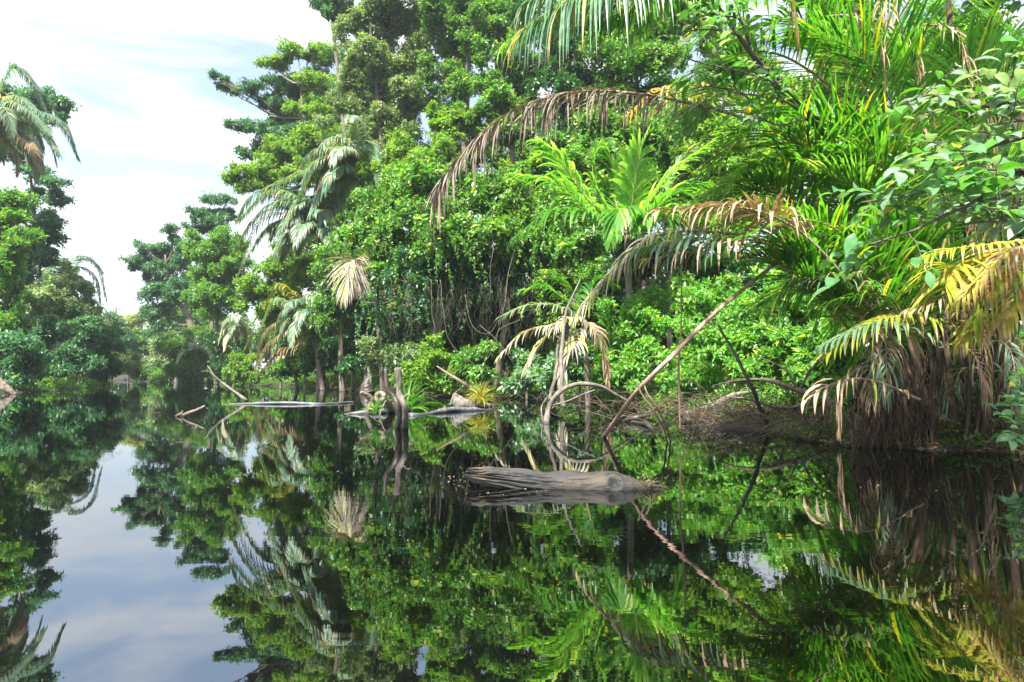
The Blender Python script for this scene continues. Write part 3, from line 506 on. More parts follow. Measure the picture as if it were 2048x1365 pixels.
# ================================================================== VINE-COVERED WALL OF THE RIGHT BANK
vw = 'vine-smothered trees of the right bank'
for lab, L, D, mt in [
    ('vine-smothered tree at the left end of the leafy wall, next to the grey palms', [(770,370,46,36),(735,420,42,36),(790,430,50,35),(720,470,42,36),(765,490,50,34),(690,510,38,37),(740,540,38,35),(800,380,40,36)], 35, 'vine'),
    ('broad vine-smothered tree in the middle of the leafy wall with a dark hollow beneath', [(850,370,48,34),(900,360,46,34),(840,430,50,32.5),(900,430,52,32),(860,490,50,31.5),(930,480,50,31.5),(950,390,46,33)], 33, 'vine'),
    ('vine-smothered tree under the tip of the dead brown frond', [(990,360,42,34),(1000,420,48,32.5),(1050,400,44,33),(990,480,48,31.5),(1050,465,48,32),(1040,350,40,35),(1085,350,40,35)], 33, 'mid'),
    ('vine-smothered tree behind the broad-leaved palm', [(1105,420,46,32),(1110,480,48,31),(1160,440,46,31),(1170,500,46,30),(1225,470,42,30),(1140,360,46,34),(1210,330,50,34),(1220,400,46,31)], 31, 'vine'),
    ('shaded glossy curtain of leaves above the dark hollow', [(800,545,46,32),(855,560,44,32.5),(905,560,46,33),(950,550,46,33.5),(1010,545,44,33.5),(1060,550,44,33)], 33, 'dark'),  # darker leaves paint in the shade under the wall
    ('shaded tree crown bridging the top of the dark hollow', [(880,510,50,36),(960,510,50,36),(1040,510,50,36),(820,500,46,37),(1110,500,46,36),(700,600,44,42),(760,590,44,42)], 36, 'dark'),  # hollow's shade painted by the darker leaf material
    ('deep shaded thicket inside the hollow under the vine wall', [(850,640,56,37),(930,640,60,38),(1000,640,60,38),(1070,620,60,36),(900,710,50,37),(1000,710,50,37),(790,650,44,36)], 37, 'dark'),  # depth of the hollow darkened through leaf colour, as painted shade
    ('dark thicket under the broad-leaved palm', [(1120,560,44,31),(1180,560,46,29),(1090,620,40,32),(1230,540,40,28)], 31, 'mid')]:
    tree('vine_covered_tree', lab, L, D, .2, mt, tr=.2, group=vw, dens=1.2, wr=.5, vines=5, base=(at(L[0][0], 740, D + 1.5)[0], D + 1.5))
for lab, L, D, mt in [
    ('olive shrub at the waterline below the left end of the leafy wall', [(770,700,34,36),(800,735,34,34),(745,735,28,37),(830,710,30,33)], 36, 'tan'),
    ('yellow-green shrub behind the two upright stubs', [(850,740,34,31),(820,762,24,31),(880,760,26,31),(865,705,28,31)], 31, 'lime'),
    ('green shrub behind the slanting pale stick', [(930,735,34,31),(960,760,26,30),(905,755,22,31),(960,700,30,32)], 31, 'vine'),
    ('bluish shrub at the water left of the arched branch', [(1060,755,26,29),(1030,770,18,30),(1095,770,20,28),(1050,725,22,30)], 29, 'silver'),
    ('grey-green large-leaved shrub in front of the withered palm', [(1150,690,32,26.5),(1175,735,34,26),(1125,740,24,26.5),(1190,700,30,26)], 26, 'silver')]:
    tree('riverside_bush', lab, L, D, .2, mt, tr=.06, group='shrubs at the foot of the leafy wall', cat='bush', limbs=False, dens=1.1, wr=.5)
for k, (lab, L, D) in enumerate([
    ('fresh green shrub left of the slanting pole, behind the tangled roots', [(1240,700,40,24),(1210,745,34,24),(1265,755,34,23),(1290,710,30,23.5)], 24),
    ('fresh green shrub behind the middle of the slanting pole', [(1250,630,42,25),(1310,610,44,25),(1290,660,38,24)], 25),
    ('fresh green shrub under the tan withered frond', [(1370,590,44,24),(1420,620,44,23),(1360,650,40,23.5),(1460,580,40,23)], 24),
    ('fresh green shrub around the hanging red-brown strip', [(1360,720,40,22),(1400,690,38,22),(1350,765,34,21),(1410,750,34,21)], 22),
    ('fresh green shrub around the top of the thin leaning pole', [(1470,660,44,20),(1510,620,44,20),(1460,720,38,20),(1530,680,40,19)], 20),
    ('fresh green shrub over the gnarled driftwood branch', [(1500,750,34,18.5),(1560,730,34,18),(1590,690,34,17.5),(1540,780,26,18)], 18),
    ('fresh green shrub in the shade left of the stem cluster', [(1640,690,36,16),(1680,740,34,15.5),(1620,750,30,16),(1700,690,34,15.5)], 16),
    ('green shrub under the green frond that points down to the river', [(1580,610,44,18),(1640,600,44,17),(1560,560,44,19),(1690,630,40,16.5)], 18)]):
    tree('undergrowth_shrub', lab, L, D, .17, 'fresh', tr=.05, group='fresh green shrubs behind the driftwood', cat='shrub', limbs=True, dens=.95, wr=.42)

# ================================================================== TREES BEHIND THE RIGHT PALM CLUMP
for lab, L, D, mt in [
    ('sunlit lime tree seen through the fronds above the broad-leaved palm', [(1400,330,50,30),(1450,280,60,30),(1420,420,56,28),(1480,380,60,28),(1390,250,50,31),(1500,460,56,27)], 30, 'lime'),
    ('dark tall tree far behind the broad-leaved palm', [(1340,300,60,44),(1380,200,60,44),(1300,380,60,44),(1400,400,60,44),(1450,150,60,45),(1240,300,60,44),(1480,330,60,44),(1150,300,60,46)], 44, 'mid'),
    ('sunlit green tree seen through the fronds of the palm clump', [(1540,200,60,30),(1580,300,70,29),(1600,400,70,27),(1530,330,60,28),(1650,220,70,29),(1570,480,60,25)], 29, 'lime'),
    ('bright tree behind the top of the palm clump', [(1640,90,60,34),(1740,120,80,30),(1760,240,90,28),(1720,350,80,26),(1830,60,90,30),(1700,10,60,32)], 30, 'bright'),
    ('bright tree filling the upper right corner', [(1880,180,100,25),(1960,90,100,25),(1990,260,100,24),(1890,330,90,23),(2060,180,90,24),(1960,10,80,26)], 25, 'bright'),
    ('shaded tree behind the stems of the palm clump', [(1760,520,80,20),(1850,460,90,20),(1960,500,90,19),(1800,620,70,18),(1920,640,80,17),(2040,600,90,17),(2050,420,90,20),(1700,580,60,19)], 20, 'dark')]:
    tree('background_tree', lab, L, D, .24, mt, tr=.2, group='trees behind the palm clump', dens=.95)

# ================================================================== BROAD-LEAVED PALM
KW = dict(a0=50, a1=18, rise=.12, jit=.06, prof=(.25, .8, 1, .95, .6, .04), fold=.15)
top = at(1255, 470, 25)
palm('broad_leaf_palm', 'bright green palm with broad upright fronds in the middle of the bank', (top[0] + .2, 25.3), top, 0, 4, 1.4, .15, ['p_bright'], tr=.13, g=.75, nl=26, **KW,
     hero=[([(1175,400,24.5),(1125,330,24),(1085,290,23.6)], 'p_bright', {}), ([(1190,440,24),(1120,370,23.5),(1030,350,23)], 'p_bright', dict(g=.9)), ([(1200,400,25),(1185,340,25),(1195,300,25)], 'p_bright', {}),
           ([(1265,400,24.6),(1275,330,24.4),(1290,278,24.4)], 'p_bright', dict(W=.19)), ([(1290,420,24.6),(1340,350,24.4),(1415,290,24.2)], 'p_bright', dict(W=.14)), ([(1300,430,24),(1350,385,23.6),(1400,370,23.2)], 'p_bright', {}),
           ([(1230,400,25.5),(1225,340,25.5),(1210,310,25.5)], 'p_bright', dict(W=.19)), ([(1300,450,23.6),(1330,430,23.2),(1350,480,23)], 'p_bright', dict(g=1.3)), ([(1200,440,24),(1110,420,23.4),(1035,470,23)], 'p_green', dict(g=1.6)),
           ([(1260,430,24),(1240,420,23),(1225,470,22.6)], 'p_bright', dict(g=1.2)), ([(1310,430,25.4),(1350,340,25.6),(1370,310,25.6)], 'p_olive', {})])
# withered palm left of the slanting pole
top = at(1168, 640, 23)
palm('withered_palm', 'half-withered palm with pale drooping fronds in front of the dark hollow', (at(1178,780,23)[0], 23), top, 0, 3, .85, .085, ['p_olive'], tr=.085, g=1.1, nl=24, a0=58, a1=20, jit=.12, trunk='bark',
     hero=[([(1120,615,22.8),(1060,610,22.6),(1005,632,22.4)], 'p_olive', {}), ([(1110,650,22.6),(1050,665,22.4),(1000,712,22.2)], 'p_pale', dict(curl=.3)), ([(1130,600,22.8),(1090,575,22.8),(1050,580,22.8)], 'p_green', dict(g=.8)),
           ([(1150,690,22.4),(1130,720,22.3),(1125,770,22.2)], 'p_pale', dict(curl=.4)), ([(1150,600,23.2),(1130,570,23.2),(1100,545,23.2)], 'p_green', dict(g=.8)), ([(1190,660,22.6),(1205,700,22.5),(1215,760,22.4)], 'p_dry', dict(curl=.5)), ([(1180,590,23.4),(1195,560,23.4),(1230,570,23.4)], 'p_green', {}), ([(1130,640,22.4),(1080,690,22.2),(1050,740,22.1)], 'p_pale', dict(curl=.3))])

# ================================================================== FOREGROUND PALM CLUMP (right)
r = rng_of('clump'); base = wp(1880, 893); CL = thing('clumping_palm', 'huge foreground palm clump with many stems and long green fronds filling the right side', 'palm', (base[0], base[1] + .6, 0.05))
for k, (bx, by, D0, tx, ty, D1, rad) in enumerate([(1850,890,10.6,1790,560,10.9,.055),(1800,885,10.9,1745,600,11.2,.05),(1900,900,10.3,1880,520,10.8,.06),(1960,905,10.2,2000,500,10.4,.06),(2020,905,10.1,2080,480,10.2,.055),(1870,880,11.0,1700,-60,11.5,.075),(1930,890,10.8,1890,-80,11.6,.08),
        (1990,890,10.7,2060,-60,11.3,.07),(1830,880,11.2,1480,40,11.8,.05),(1905,890,11.0,1780,-60,12,.045),(1815,885,10.4,1770,620,10.6,.03),(1865,895,10.2,1830,600,10.3,.03),(1925,900,10.0,1930,560,10.1,.03),(1945,900,10.2,1960,600,10.2,.028),(2005,903,10.0,2030,560,10.0,.03),(1975,895,10.6,1940,300,11,.05),(1890,895,10.5,1640,430,10.7,.045)]):
    g = Geo(); b = at(bx, by, D0); tp = at(tx, ty, D1); b[2] = -.15; md = b * .45 + tp * .55 + [.10 * (r.random() - .5) + .1, 0, .25]
    g.tube(spline([b, md, tp], 22), [rad * 1.1, rad * .75, rad * .65, rad * .5], 8, .008, r.random() * 6); g.build('stem', M['stem'], CL, smooth=True)
g = Geo()
for k in range(620):      # fibrous root skirt round the base
    px = 1700 + 370 * r.random(); D = 10.1 + 1.1 * r.random(); b = at(px, 885, D); b[2] = -.05; h = .25 + 1.35 * r.random() ** 1.3; q = b + [(.55 * (r.random() - .5) - .10 * (px - 1880) / 150) * h, .25 * (r.random() - .5), h]
    g.tube(spline([b, (b + q) / 2 + [.14 * (r.random() - .5), 0, 0], q], 7), [.004 + .012 * r.random() ** 2, .004], 4, .05, r.random() * 6, cap=False)
o = g.build('root_skirt', M['fibre'], CL)
K = dict(t0=.1, nl=46, W=.048)
def cf(P, mt='p_green', Lm=1.0, nl=46, W=.055, g=.7, **kw):
    if mt in ('p_green', 'p_bright') and nl > 24: Lm, W, g = Lm * 1.25, W * .78, g * .55
    kw.setdefault('rr', .018); frond(CL, [at(*q) for q in P], nl, Lm, W, g, mt, r, **kw)
# long arching living fronds
cf([(1790,560,10.8),(1650,330,10.4),(1520,260,10.0),(1430,330,9.8)], Lm=1.1)
cf([(1745,600,11),(1600,420,10.8),(1500,380,10.6),(1400,440,10.4)], Lm=1.0)
cf([(1700,640,10.8),(1620,560,10.5),(1580,500,10.2),(1540,440,10)], 'p_green', Lm=.9)
cf([(1780,700,10.4),(1700,560,10.2),(1640,520,10),(1560,480,9.8)], 'p_green', Lm=.95)
cf([(1800,520,10.6),(1740,360,10.3),(1680,260,10.2),(1590,215,10)], 'p_green', Lm=1.0)
cf([(1810,480,10.8),(1730,300,10.6),(1640,245,10.4),(1500,250,10)], 'p_bright', Lm=.8, nl=30, g=1.3)
cf([(1850,560,10.4),(1830,400,10.2),(1790,300,10.1),(1700,240,10)], Lm=1.0)
cf([(1880,520,10.6),(1930,330,10.4),(1960,200,10.2),(1930,90,10)], Lm=1.1, g=.5)
cf([(1860,500,10.8),(1800,250,10.8),(1720,110,10.6),(1600,60,10.4)], Lm=1.1)
cf([(1870,480,11),(1850,240,11),(1800,80,10.8),(1720,-30,10.6)], Lm=1.1)
cf([(1960,500,10.4),(2020,350,10.2),(2080,280,10)], Lm=1.0)
cf([(1990,500,10.4),(1990,280,10.2),(2050,120,10)], Lm=1.1)
cf([(1700,200,11.4),(1560,110,11),(1440,120,10.6),(1370,200,10.4)], Lm=1.0)
cf([(1720,60,11.5),(1600,-20,11),(1480,10,10.6),(1390,90,10.4)], Lm=1.0)
cf([(1780,60,11.5),(1860,-40,11),(1960,20,10.5),(2050,90,10)], Lm=1.1, g=.8)
cf([(1820,640,10.2),(1700,480,10),(1600,440,9.8),(1500,470,9.7)], 'p_green', Lm=.8, g=.5)
cf([(1840,660,10),(1780,560,9.9),(1740,500,9.9),(1690,470,9.8)], 'p_green', Lm=.8, g=.5)
cf([(1850,680,10),(1850,560,9.8),(1830,500,9.7),(1790,450,9.6)], 'p_green', Lm=.8, g=.5)
cf([(1900,640,10),(1960,560,9.8),(2020,520,9.6)], 'p_olive', Lm=.8, g=.6)
cf([(1560,300,11),(1500,200,10.8),(1430,180,10.6),(1380,260,10.4)], Lm=.9)
cf([(1760,420,11.2),(1650,330,11.2),(1520,330,11),(1420,390,10.8)], 'p_bright', Lm=.9, g=1.0)
cf([(1640,430,10.7),(1560,380,10.5),(1480,360,10.3),(1440,400,10.2)], 'p_bright', Lm=.7)
for P, mt in [([(1760,600,10.9),(1680,420,10.7),(1600,340,10.5),(1500,330,10.2)], 'p_green'), ([(1780,560,10.9),(1690,380,10.6),(1600,290,10.4),(1480,300,10.1)], 'p_green'), ([(1800,600,10.5),(1760,440,10.3),(1700,370,10.2),(1600,330,10)], 'p_bright'),
              ([(1830,620,10.4),(1800,420,10.2),(1760,330,10.1),(1660,300,10)], 'p_green'), ([(1900,520,10.9),(1880,300,10.9),(1840,160,10.8),(1760,90,10.6)], 'p_green'), ([(1940,520,10.8),(1960,300,10.8),(1990,160,10.6),(1970,60,10.4)], 'p_bright'),
              ([(1800,400,11),(1740,200,11),(1650,90,10.9),(1540,80,10.6)], 'p_bright'), ([(1740,300,11.3),(1680,120,11.2),(1600,40,11),(1500,60,10.8)], 'p_green'), ([(1700,500,11),(1600,380,10.9),(1540,360,10.8),(1470,440,10.6)], 'p_green'),
              ([(1780,680,10.2),(1660,590,10),(1600,560,9.9),(1540,600,9.8)], 'p_green'), ([(1800,700,10.1),(1720,600,9.9),(1680,570,9.8),(1610,560,9.7)], 'p_olive'), ([(1850,720,9.9),(1800,620,9.8),(1760,590,9.7),(1680,600,9.6)], 'p_green'), ([(1700,660,10.6),(1600,560,10.4),(1540,520,10.3),(1440,520,10.2)], 'p_green')]:
    cf(P, mt, Lm=.9, nl=50, W=.045, g=.8)
for k in range(34):       # more fronds deeper in the clump
    c0 = [at(1760 + 260 * r.random(), 420 + 250 * r.random(), 11.4 + r.random())]; a = r.random() * 2 - 1.4
    cf2 = autopath(c0[0], a, R(30 + 50 * r.random()), 2.6 + r.random(), 1.7); frond(CL, cf2, 54, 1.25, .036, .6, 'p_green', r, rr=.018)
for k in range(26):       # dead fronds hanging inside
    c0 = at(1640 + 400 * r.random(), -20 + 620 * r.random() ** .8, 10.6 + 1.2 * r.random()); frond(CL, autopath(c0, r.random() * 6.28, R(-10), 1.0 + r.random(), 3.0), 16, .5, .03, 2.6, 'p_dry', r, rr=.012, stalk='deadrachis', curl=.5, jit=.35)
for k in range(9):       # dry collapsed fronds hanging over the stems
    c0 = at(1760 + 290 * r.random(), 640 + 110 * r.random(), 9.9 + 1.0 * r.random()); frond(CL, autopath(c0, r.random() * 6.28, R(20), .9 + .5 * r.random(), 3.4), 16, .6, .028, 3.0, 'p_dry' if k % 2 else 'p_olive', r, rr=.012, stalk='deadrachis', curl=.5, jit=.3)
# yellow and orange fronds low on the right
cf([(1900,660,9.6),(1850,640,9.3),(1760,640,9.1),(1660,705,9)], 'p_yellow', Lm=.65, nl=26, W=.05, g=1.5)
cf([(1890,690,9.6),(1800,660,9.2),(1740,650,9.1),(1650,690,9)], 'p_olive', Lm=.6, nl=20, W=.05, g=1.5)
cf([(1960,600,9.4),(1930,540,9.2),(1905,535,9.0),(1890,560,8.9)], 'p_yellow', Lm=.75, nl=24, W=.05, g=.8, a0=75, a1=30, ends=(.9, .9))
for P, mt, L in [([(2120,560,9),(2060,500,8.8),(1990,520,8.6),(1920,600,8.5)], 'p_orange', .75), ([(2130,600,8.8),(2080,520,8.6),(2020,500,8.5),(1960,560,8.4)], 'p_orange', .7), ([(2130,640,8.8),(2060,560,8.6),(2000,560,8.5),(1950,640,8.4)], 'p_yellow', .7),
                 ([(2140,560,8.6),(2090,540,8.5),(2050,560,8.4),(2010,640,8.3)], 'p_orange', .75), ([(2060,480,9.2),(1980,490,9.0),(1900,500,8.9),(1840,520,8.8)], 'p_yellow', .5), ([(2000,640,9.2),(1960,640,9.0),(1930,680,8.9)], 'p_orange', .6), ([(1960,640,9.4),(1890,600,9.2),(1820,620,9.1)], 'p_dry', .55)]:
    cf(P, mt, Lm=L, nl=20, W=.05, g=1.7, curl=.15, gjit=.7)
# withered tan frond pointing left, and the grey one drooping to the hollow
cf([(1760,640,10.0),(1640,500,9.3),(1560,440,9.0),(1470,415,8.9),(1320,420,8.8)], 'p_dry', Lm=.75, nl=44, W=.05, g=1.2, curl=.5, jit=.25, stalk='deadrachis', t0=.35, gjit=.9)
cf([(1640,520,10.6),(1480,470,10.6),(1320,470,10.6),(1240,530,10.5),(1160,620,10.4)], 'p_pale', Lm=.68, nl=44, W=.045, g=1.6, curl=.5, jit=.22, stalk='deadrachis', t0=.3)
cf([(1640,520,10.3),(1500,490,10.2),(1370,480,10.1),(1260,505,10.1)], 'p_olive', Lm=.85, nl=26, W=.06, g=2.2, curl=.4, jit=.2, t0=.3)
cf([(1640,520,10.3),(1500,480,10.0),(1400,500,9.9),(1290,520,9.9)], 'p_dry', Lm=.7, nl=12, W=.05, g=2.4, curl=.5, jit=.25, t0=.35, stalk='deadrachis')
cf([(1840,800,9.8),(1740,760,9.5),(1660,770,9.4),(1615,800,9.4)], 'p_dry', Lm=.55, nl=9, W=.05, g=2.4, curl=.5, jit=.3, stalk='deadrachis')

# the big dead brown frond
o = thing('dead_frond', 'long dead brown frond arching over the middle with stringy hanging leaflets', 'dead frond', at(1560, 262, 10.6))
Pd = [at(*q) for q in [(1640,290,10.8),(1560,262,10.6),(1440,222,10.3),(1290,190,10.0),(1150,184,9.8),(1020,225,9.6),(930,300,9.5),(862,388,9.4)]]
st = frond(o, Pd, 76, .75, .024, 1.0, 'p_grey', r, a0=42, a1=10, rise=-.15, t0=.28, rr=.022, stalk='deadrachis', curl=.7, jit=.22, fold=.5, gjit=.9, prof=(.9, 1, .8, .6, .4, .1))
g = Geo(); Pc = spline(Pd, 120)
for k in range(64):
    i = int(44 + 74 * r.random()); p = Pc[i]; L = .3 + .5 * r.random(); P = np.array([p, p + [-.04 + .06 * r.random(), 0, -L * .25], p + [-.08 + .14 * r.random(), .03, -L * .65], p + [-.08 + .16 * r.random(), .03, -L]])
    g.blades(P[:1], P[1:2] - P[:1], np.array([[0, -1., 0]]), L, .028, .9, r, 6, (.9, 1, .9, .8, .5, .1), .4, .9)
g.build('hanging_leaflets', M['p_grey'], o)
g = Geo(); n_ = 34; ii = (46 + 72 * r.random(n_)).astype(int); g.blades(Pc[ii], np.tile([-.05, 0, -1.], (n_, 1)) + rdir(r, n_) * .12, np.tile([0., -1, 0], (n_, 1)), .35 + .45 * r.random(n_), .03, .2, r, 6, (.8, 1, .9, .8, .5, .1), .4, .8)
g.build('hanging_leaflets', leafmat('withered_brown_leaflet', (.09, .06, .045), (.24, .17, .125), None, tr=.15, tmul=1.1, rough=.6), o)
# yellow frond
o = thing('yellow_frond', 'bright yellow dying frond hanging below the dead brown stalk', 'frond', at(1400, 190, 12))
frond(o, [at(1480, 215, 12.2), at(1400, 188, 12), at(1320, 182, 11.8), at(1262, 225, 11.7)], 22, .85, .05, 1.9, 'p_orange', r, rr=.014, t0=.25, jit=.12)
frond(o, [at(1480, 215, 12.2), at(1420, 180, 12.2), at(1360, 184, 12.1), at(1310, 215, 12)], 14, .8, .045, 2.0, 'p_orange', r, rr=.012, t0=.3, jit=.15)

# overhanging palm fronds entering from the top
o = thing('overhanging_palm', 'palm whose bluish and green fronds hang into the picture from the top edge', 'palm', (at(1900, 880, 13)[0], 14, .3))
cr_ = at(1520, -230, 10); g = Geo(); g.tube(spline([np.array([at(1900,880,13)[0], 14, 0.]), at(1800, 200, 12.6), cr_], 26), [.1, .08, .07], 10, .01, 1); g.build('trunk', M['bark'], o, smooth=True)
for P, mt, L, n2, W in [([(1400,-130,9.2),(1270,-58,8.4),(1150,-8,8),(1050,57,7.8)], 'p_teal', 1.35, 50, .055), ([(1400,-160,9.2),(1260,-98,8.6),(1130,-38,8.2),(1060,2,8.1)], 'p_teal', 1.35, 44, .055), ([(1420,-160,9.6),(1280,-68,9),(1130,2,8.7),(1010,87,8.5)], 'p_bright', .85, 36, .05),
    ([(1450,-110,9.4),(1360,-50,9),(1280,2,8.8),(1190,52,8.6)], 'p_green', .95, 34, .065), ([(1460,-120,9.6),(1400,-60,9.3),(1340,-20,9),(1260,72,8.8)], 'p_bright', .85, 30, .065), ([(1480,-120,9.6),(1450,-50,9.4),(1420,-20,9.2),(1340,30,9)], 'p_green', .9, 30, .06),
    ([(1520,-110,9.8),(1510,-40,9.6),(1480,-10,9.5),(1430,50,9.4)], 'p_green', .7, 26, .07), ([(1560,-160,9.8),(1580,-40,9.8),(1590,20,9.8),(1600,100,9.8)], 'p_orange', .6, 18, .05)]:
    frond(o, [cr_] + [at(*q) for q in P], n2, L, W, 2.2, mt, r, rr=.02, t0=.3, rise=-.25)

# ================================================================== BROAD-LEAVED BRANCHES IN FRONT
def leafy_branch(parent, P, rad, mt, leaf, nt, r, leafn=6, bark='vinewood'):
    Pc = spline([at(*q) for q in P], 24); g = Geo(); g.tube(Pc, rad, 7, .01, r.random() * 6); br = g.build('branch', M[bark], parent, smooth=True)
    g = Geo(); g2 = Geo(); A = []
    for k in range(nt):
        i = int(5 + 18 * (k + r.random()) / nt); i = min(i, 23); p = Pc[i]; d = nrm(nrm(Pc[min(i + 1, 23)] - Pc[i - 1]) * .7 + rdir(r, 1)[0] * [.8, .8, .55] + [0, 0, .15]); L = leaf * (1.2 + 1.6 * r.random())
        tw = spline([p, p + d * L * .5 + [0, 0, .03], p + d * L], 8); g2.tube(tw, [.006, .003], 5, .02, r.random() * 6)
        for q in range(leafn):
            s = tw[min(7, 2 + q)]; side = nrm(np.cross(d, [0, 0, 1.])) * (1 if q % 2 else -1); dl = nrm(d * (.5 + .2 * (q == leafn - 1) * 4) + side * .8 * (q < leafn - 1) + rdir(r, 1)[0] * .3 + [0, 0, .1]); A.append((s, dl))
    p = np.array([a[0] for a in A]); d = np.array([a[1] for a in A]); n_ = len(A); L = leaf * (.6 + .6 * r.random(n_))
    g.blades(p, d, nrm(np.array([0, -.35, 1.]) + rdir(r, n_) * .45), L, L * .46, .55, r, 6, (.08, .62, .95, 1, .82, .45, .02), .22, .3)
    g2.build('twigs', M[bark], br); g.build('leaves', M[mt], br)
o = thing('broadleaf_tree', 'near tree with large oval grey-green leaves reaching in from the right edge', 'tree', (8.9, 7.2, .1)); r = rng_of('broadleaf')
g = Geo(); g.tube(spline([(8.9, 7.2, -.2), (8.2, 7.1, 2.0), (7.7, 7.2, 4.2), (7.6, 7.4, 6.4)], 20), [.13, .1, .08, .04], 10, .01, 2); g.build('trunk', M['bark'], o, smooth=True)
for P, nt, lf in [([(2180,420,7),(2040,340,6.6),(1950,400,6.3),(1850,455,6.1),(1740,490,6)], 11, .2), ([(2180,380,7),(2060,350,6.7),(1960,340,6.4),(1870,380,6.2),(1720,405,6.1)], 12, .2), ([(2180,350,7),(2060,280,6.8),(1960,300,6.6),(1860,320,6.4),(1790,350,6.3)], 11, .2),
                  ([(2180,200,7.2),(2080,190,7),(1980,210,6.8),(1880,190,6.7),(1790,215,6.6)], 11, .2), ([(2180,160,7.4),(2080,150,7.2),(2000,170,7),(1940,200,7)], 9, .19), ([(2180,440,6.8),(2080,430,6.6),(2010,440,6.4),(1930,450,6.3)], 9, .2), ([(2180,330,6.8),(2100,330,6.6),(2040,380,6.4),(1980,400,6.3)], 9, .2),
                  ([(2180,260,7.2),(2110,250,7),(2050,240,6.8),(1990,250,6.7)], 8, .2)]:
    leafy_branch(o, P, [.028, .016, .007], 'silver' if r.random() < .6 else 'broad', lf * 1.25, nt, r)
o = thing('broadleaf_sapling', 'slanting dark-stemmed sapling with grey-backed oval leaves near the top right of centre', 'tree', (at(1800,880,11.8)[0], 12.2, .2))
g = Geo(); g.tube(spline([at(1800, 880, 11.8), at(1760, 480, 11), at(1700, 330, 10.5), at(1560, 170, 9.8), at(1440, 20, 9.3), at(1400, -60, 9.2)], 40), [.07, .06, .045, .03, .015], 8, .004, 3); g.build('trunk', M['darkbark'], o, smooth=True)
for P, nt, mt in [([(1640,240,10.1),(1560,180,9.2),(1480,140,8.8),(1390,120,8.5),(1310,100,8.4)], 10, 'silver'), ([(1600,200,9.9),(1520,120,9.2),(1470,70,8.9),(1400,60,8.7),(1330,70,8.6)], 9, 'silver'), ([(1640,240,10.1),(1560,200,9.4),(1490,190,9.1),(1420,170,9),(1350,190,8.9)], 9, 'broad'), ([(1500,90,9.5),(1480,40,9),(1430,30,8.9),(1380,20,8.8)], 8, 'broad'), ([(1620,230,10),(1560,250,9.6),(1500,230,9.4),(1450,220,9.3)], 7, 'silver')]:
    leafy_branch(o, P, [.02, .012, .006], mt, .2, nt, r)
o = thing('water_edge_shrub', 'small shrub with a few big shiny leaves at the water by the right edge', 'bush', (at(2075,900,8.6)[0], 8.8, 0))
for P in ([(2085,900,8.6),(2060,820,8.5),(2035,760,8.4)], [(2085,900,8.6),(2050,860,8.3),(2030,820,8.2)], [(2090,900,8.4),(2060,880,8.2),(2040,870,8.1)]): leafy_branch(o, P, [.014, .006], 'broad', .19, 5, r)

# ================================================================== POLES, STICKS, DRIFTWOOD
sticks('slanting_pole', 'long reddish pole slanting out of the water up to the palm clump', 'pole', [([wp(1190, 897, -.25), at(1290, 765, 9.9), at(1440, 620, 10.2), at(1590, 497, 10.5)], [.040, .034, .03, .024])], 'pole', crook=.006, k=10, n=60, knob=.12)
sticks('leaning_stick', 'thin pale stick propped on the slanting pole, left of its twin', 'stick', [([wp(1342, 896, -.1), at(1310, 830, 9.9), at(1272, 762, 9.85)], [.014, .011])], 'tanwood')
sticks('leaning_stick', 'thin pale stick propped on the slanting pole, right of its twin', 'stick', [([wp(1347, 893, -.1), at(1318, 825, 9.95), at(1284, 762, 9.95)], [.013, .010])], 'tanwood')
sticks('leaning_pole', 'thin brown pole leaning left out of the debris by the bank', 'pole', [([wp(1545, 872, -.1), at(1500, 770, 12.6), at(1437, 650, 12.8)], [.045, .035, .022])], 'darkbark', crook=.006)
sticks('hanging_strip', 'reddish dried strip hanging straight down to the water beside the fresh shrubs', 'dead leaf', [([at(1362, 480, 11.2), at(1362, 640, 11.1), at(1358, 760, 11.0), at(1360, 862, 11.0)], [.008, .012, .02, .012])], 'pole', crook=.002)
sticks('upright_stub', 'dark curved dead stub standing in the water, left of the grey one', 'stub', [([wp(795, 872, -.2), at(796, 820, 13.4), at(782, 785, 13.4), at(770, 738, 13.4)], [.07, .062, .05, .035])], 'darkbark', crook=.02, k=10)
sticks('upright_stub', 'grey knobbly dead stub standing in the water beside the dark curved one', 'stub', [([wp(808, 875, -.2), at(810, 820, 13.3), at(800, 780, 13.3), at(795, 735, 13.3)], [.075, .062, .055, .065]), ([at(806, 800, 13.3), at(815, 790, 13.2), at(822, 792, 13.1)], [.03, .01])], 'palebark', crook=.015, k=10)
th_ = np.linspace(0, 2 * np.pi, 12); rc = at(760, 793, 18.2)
sticks('floating_log', 'bleached hollow log with an upturned ring-shaped end floating left of the stubs', 'log', [([wp(688, 830, -.02), wp(730, 827, .02), wp(775, 824, .03), wp(815, 826, -.02)], [.03, .10, .13, .08]), ([rc + [.11 * math.cos(a_), .09 * math.sin(a_), -.03 + .10 * math.sin(a_)] for a_ in th_], [.055, .07, .05, .06]),
    ([rc + [.05, .1, -.16], at(770, 806, 18.5), wp(790, 824, .0)], [.10, .13, .12]), ([wp(735, 826, .05), at(742, 800, 18.6), at(722, 784, 18.4)], [.06, .08, .05]), ([wp(700, 835, -.05), wp(676, 842, .04)], [.04, .015]), ([at(772, 802, 18.1), at(766, 812, 17.9), wp(758, 838, -.05)], [.02, .015])], 'bleached', k=12, part='limb', knob=.3)
for ch in COL.objects['floating_log'].children: ch.data.materials[0] = M['bark']
sticks('floating_log', 'long low bleached log floating right of the stubs', 'log', [([wp(820, 834, -.02), wp(880, 826, .0), wp(950, 821, .02), wp(1000, 817, .0)], [.10, .07, .09, .03])], 'bleached', k=12, crook=.02, knob=.35)
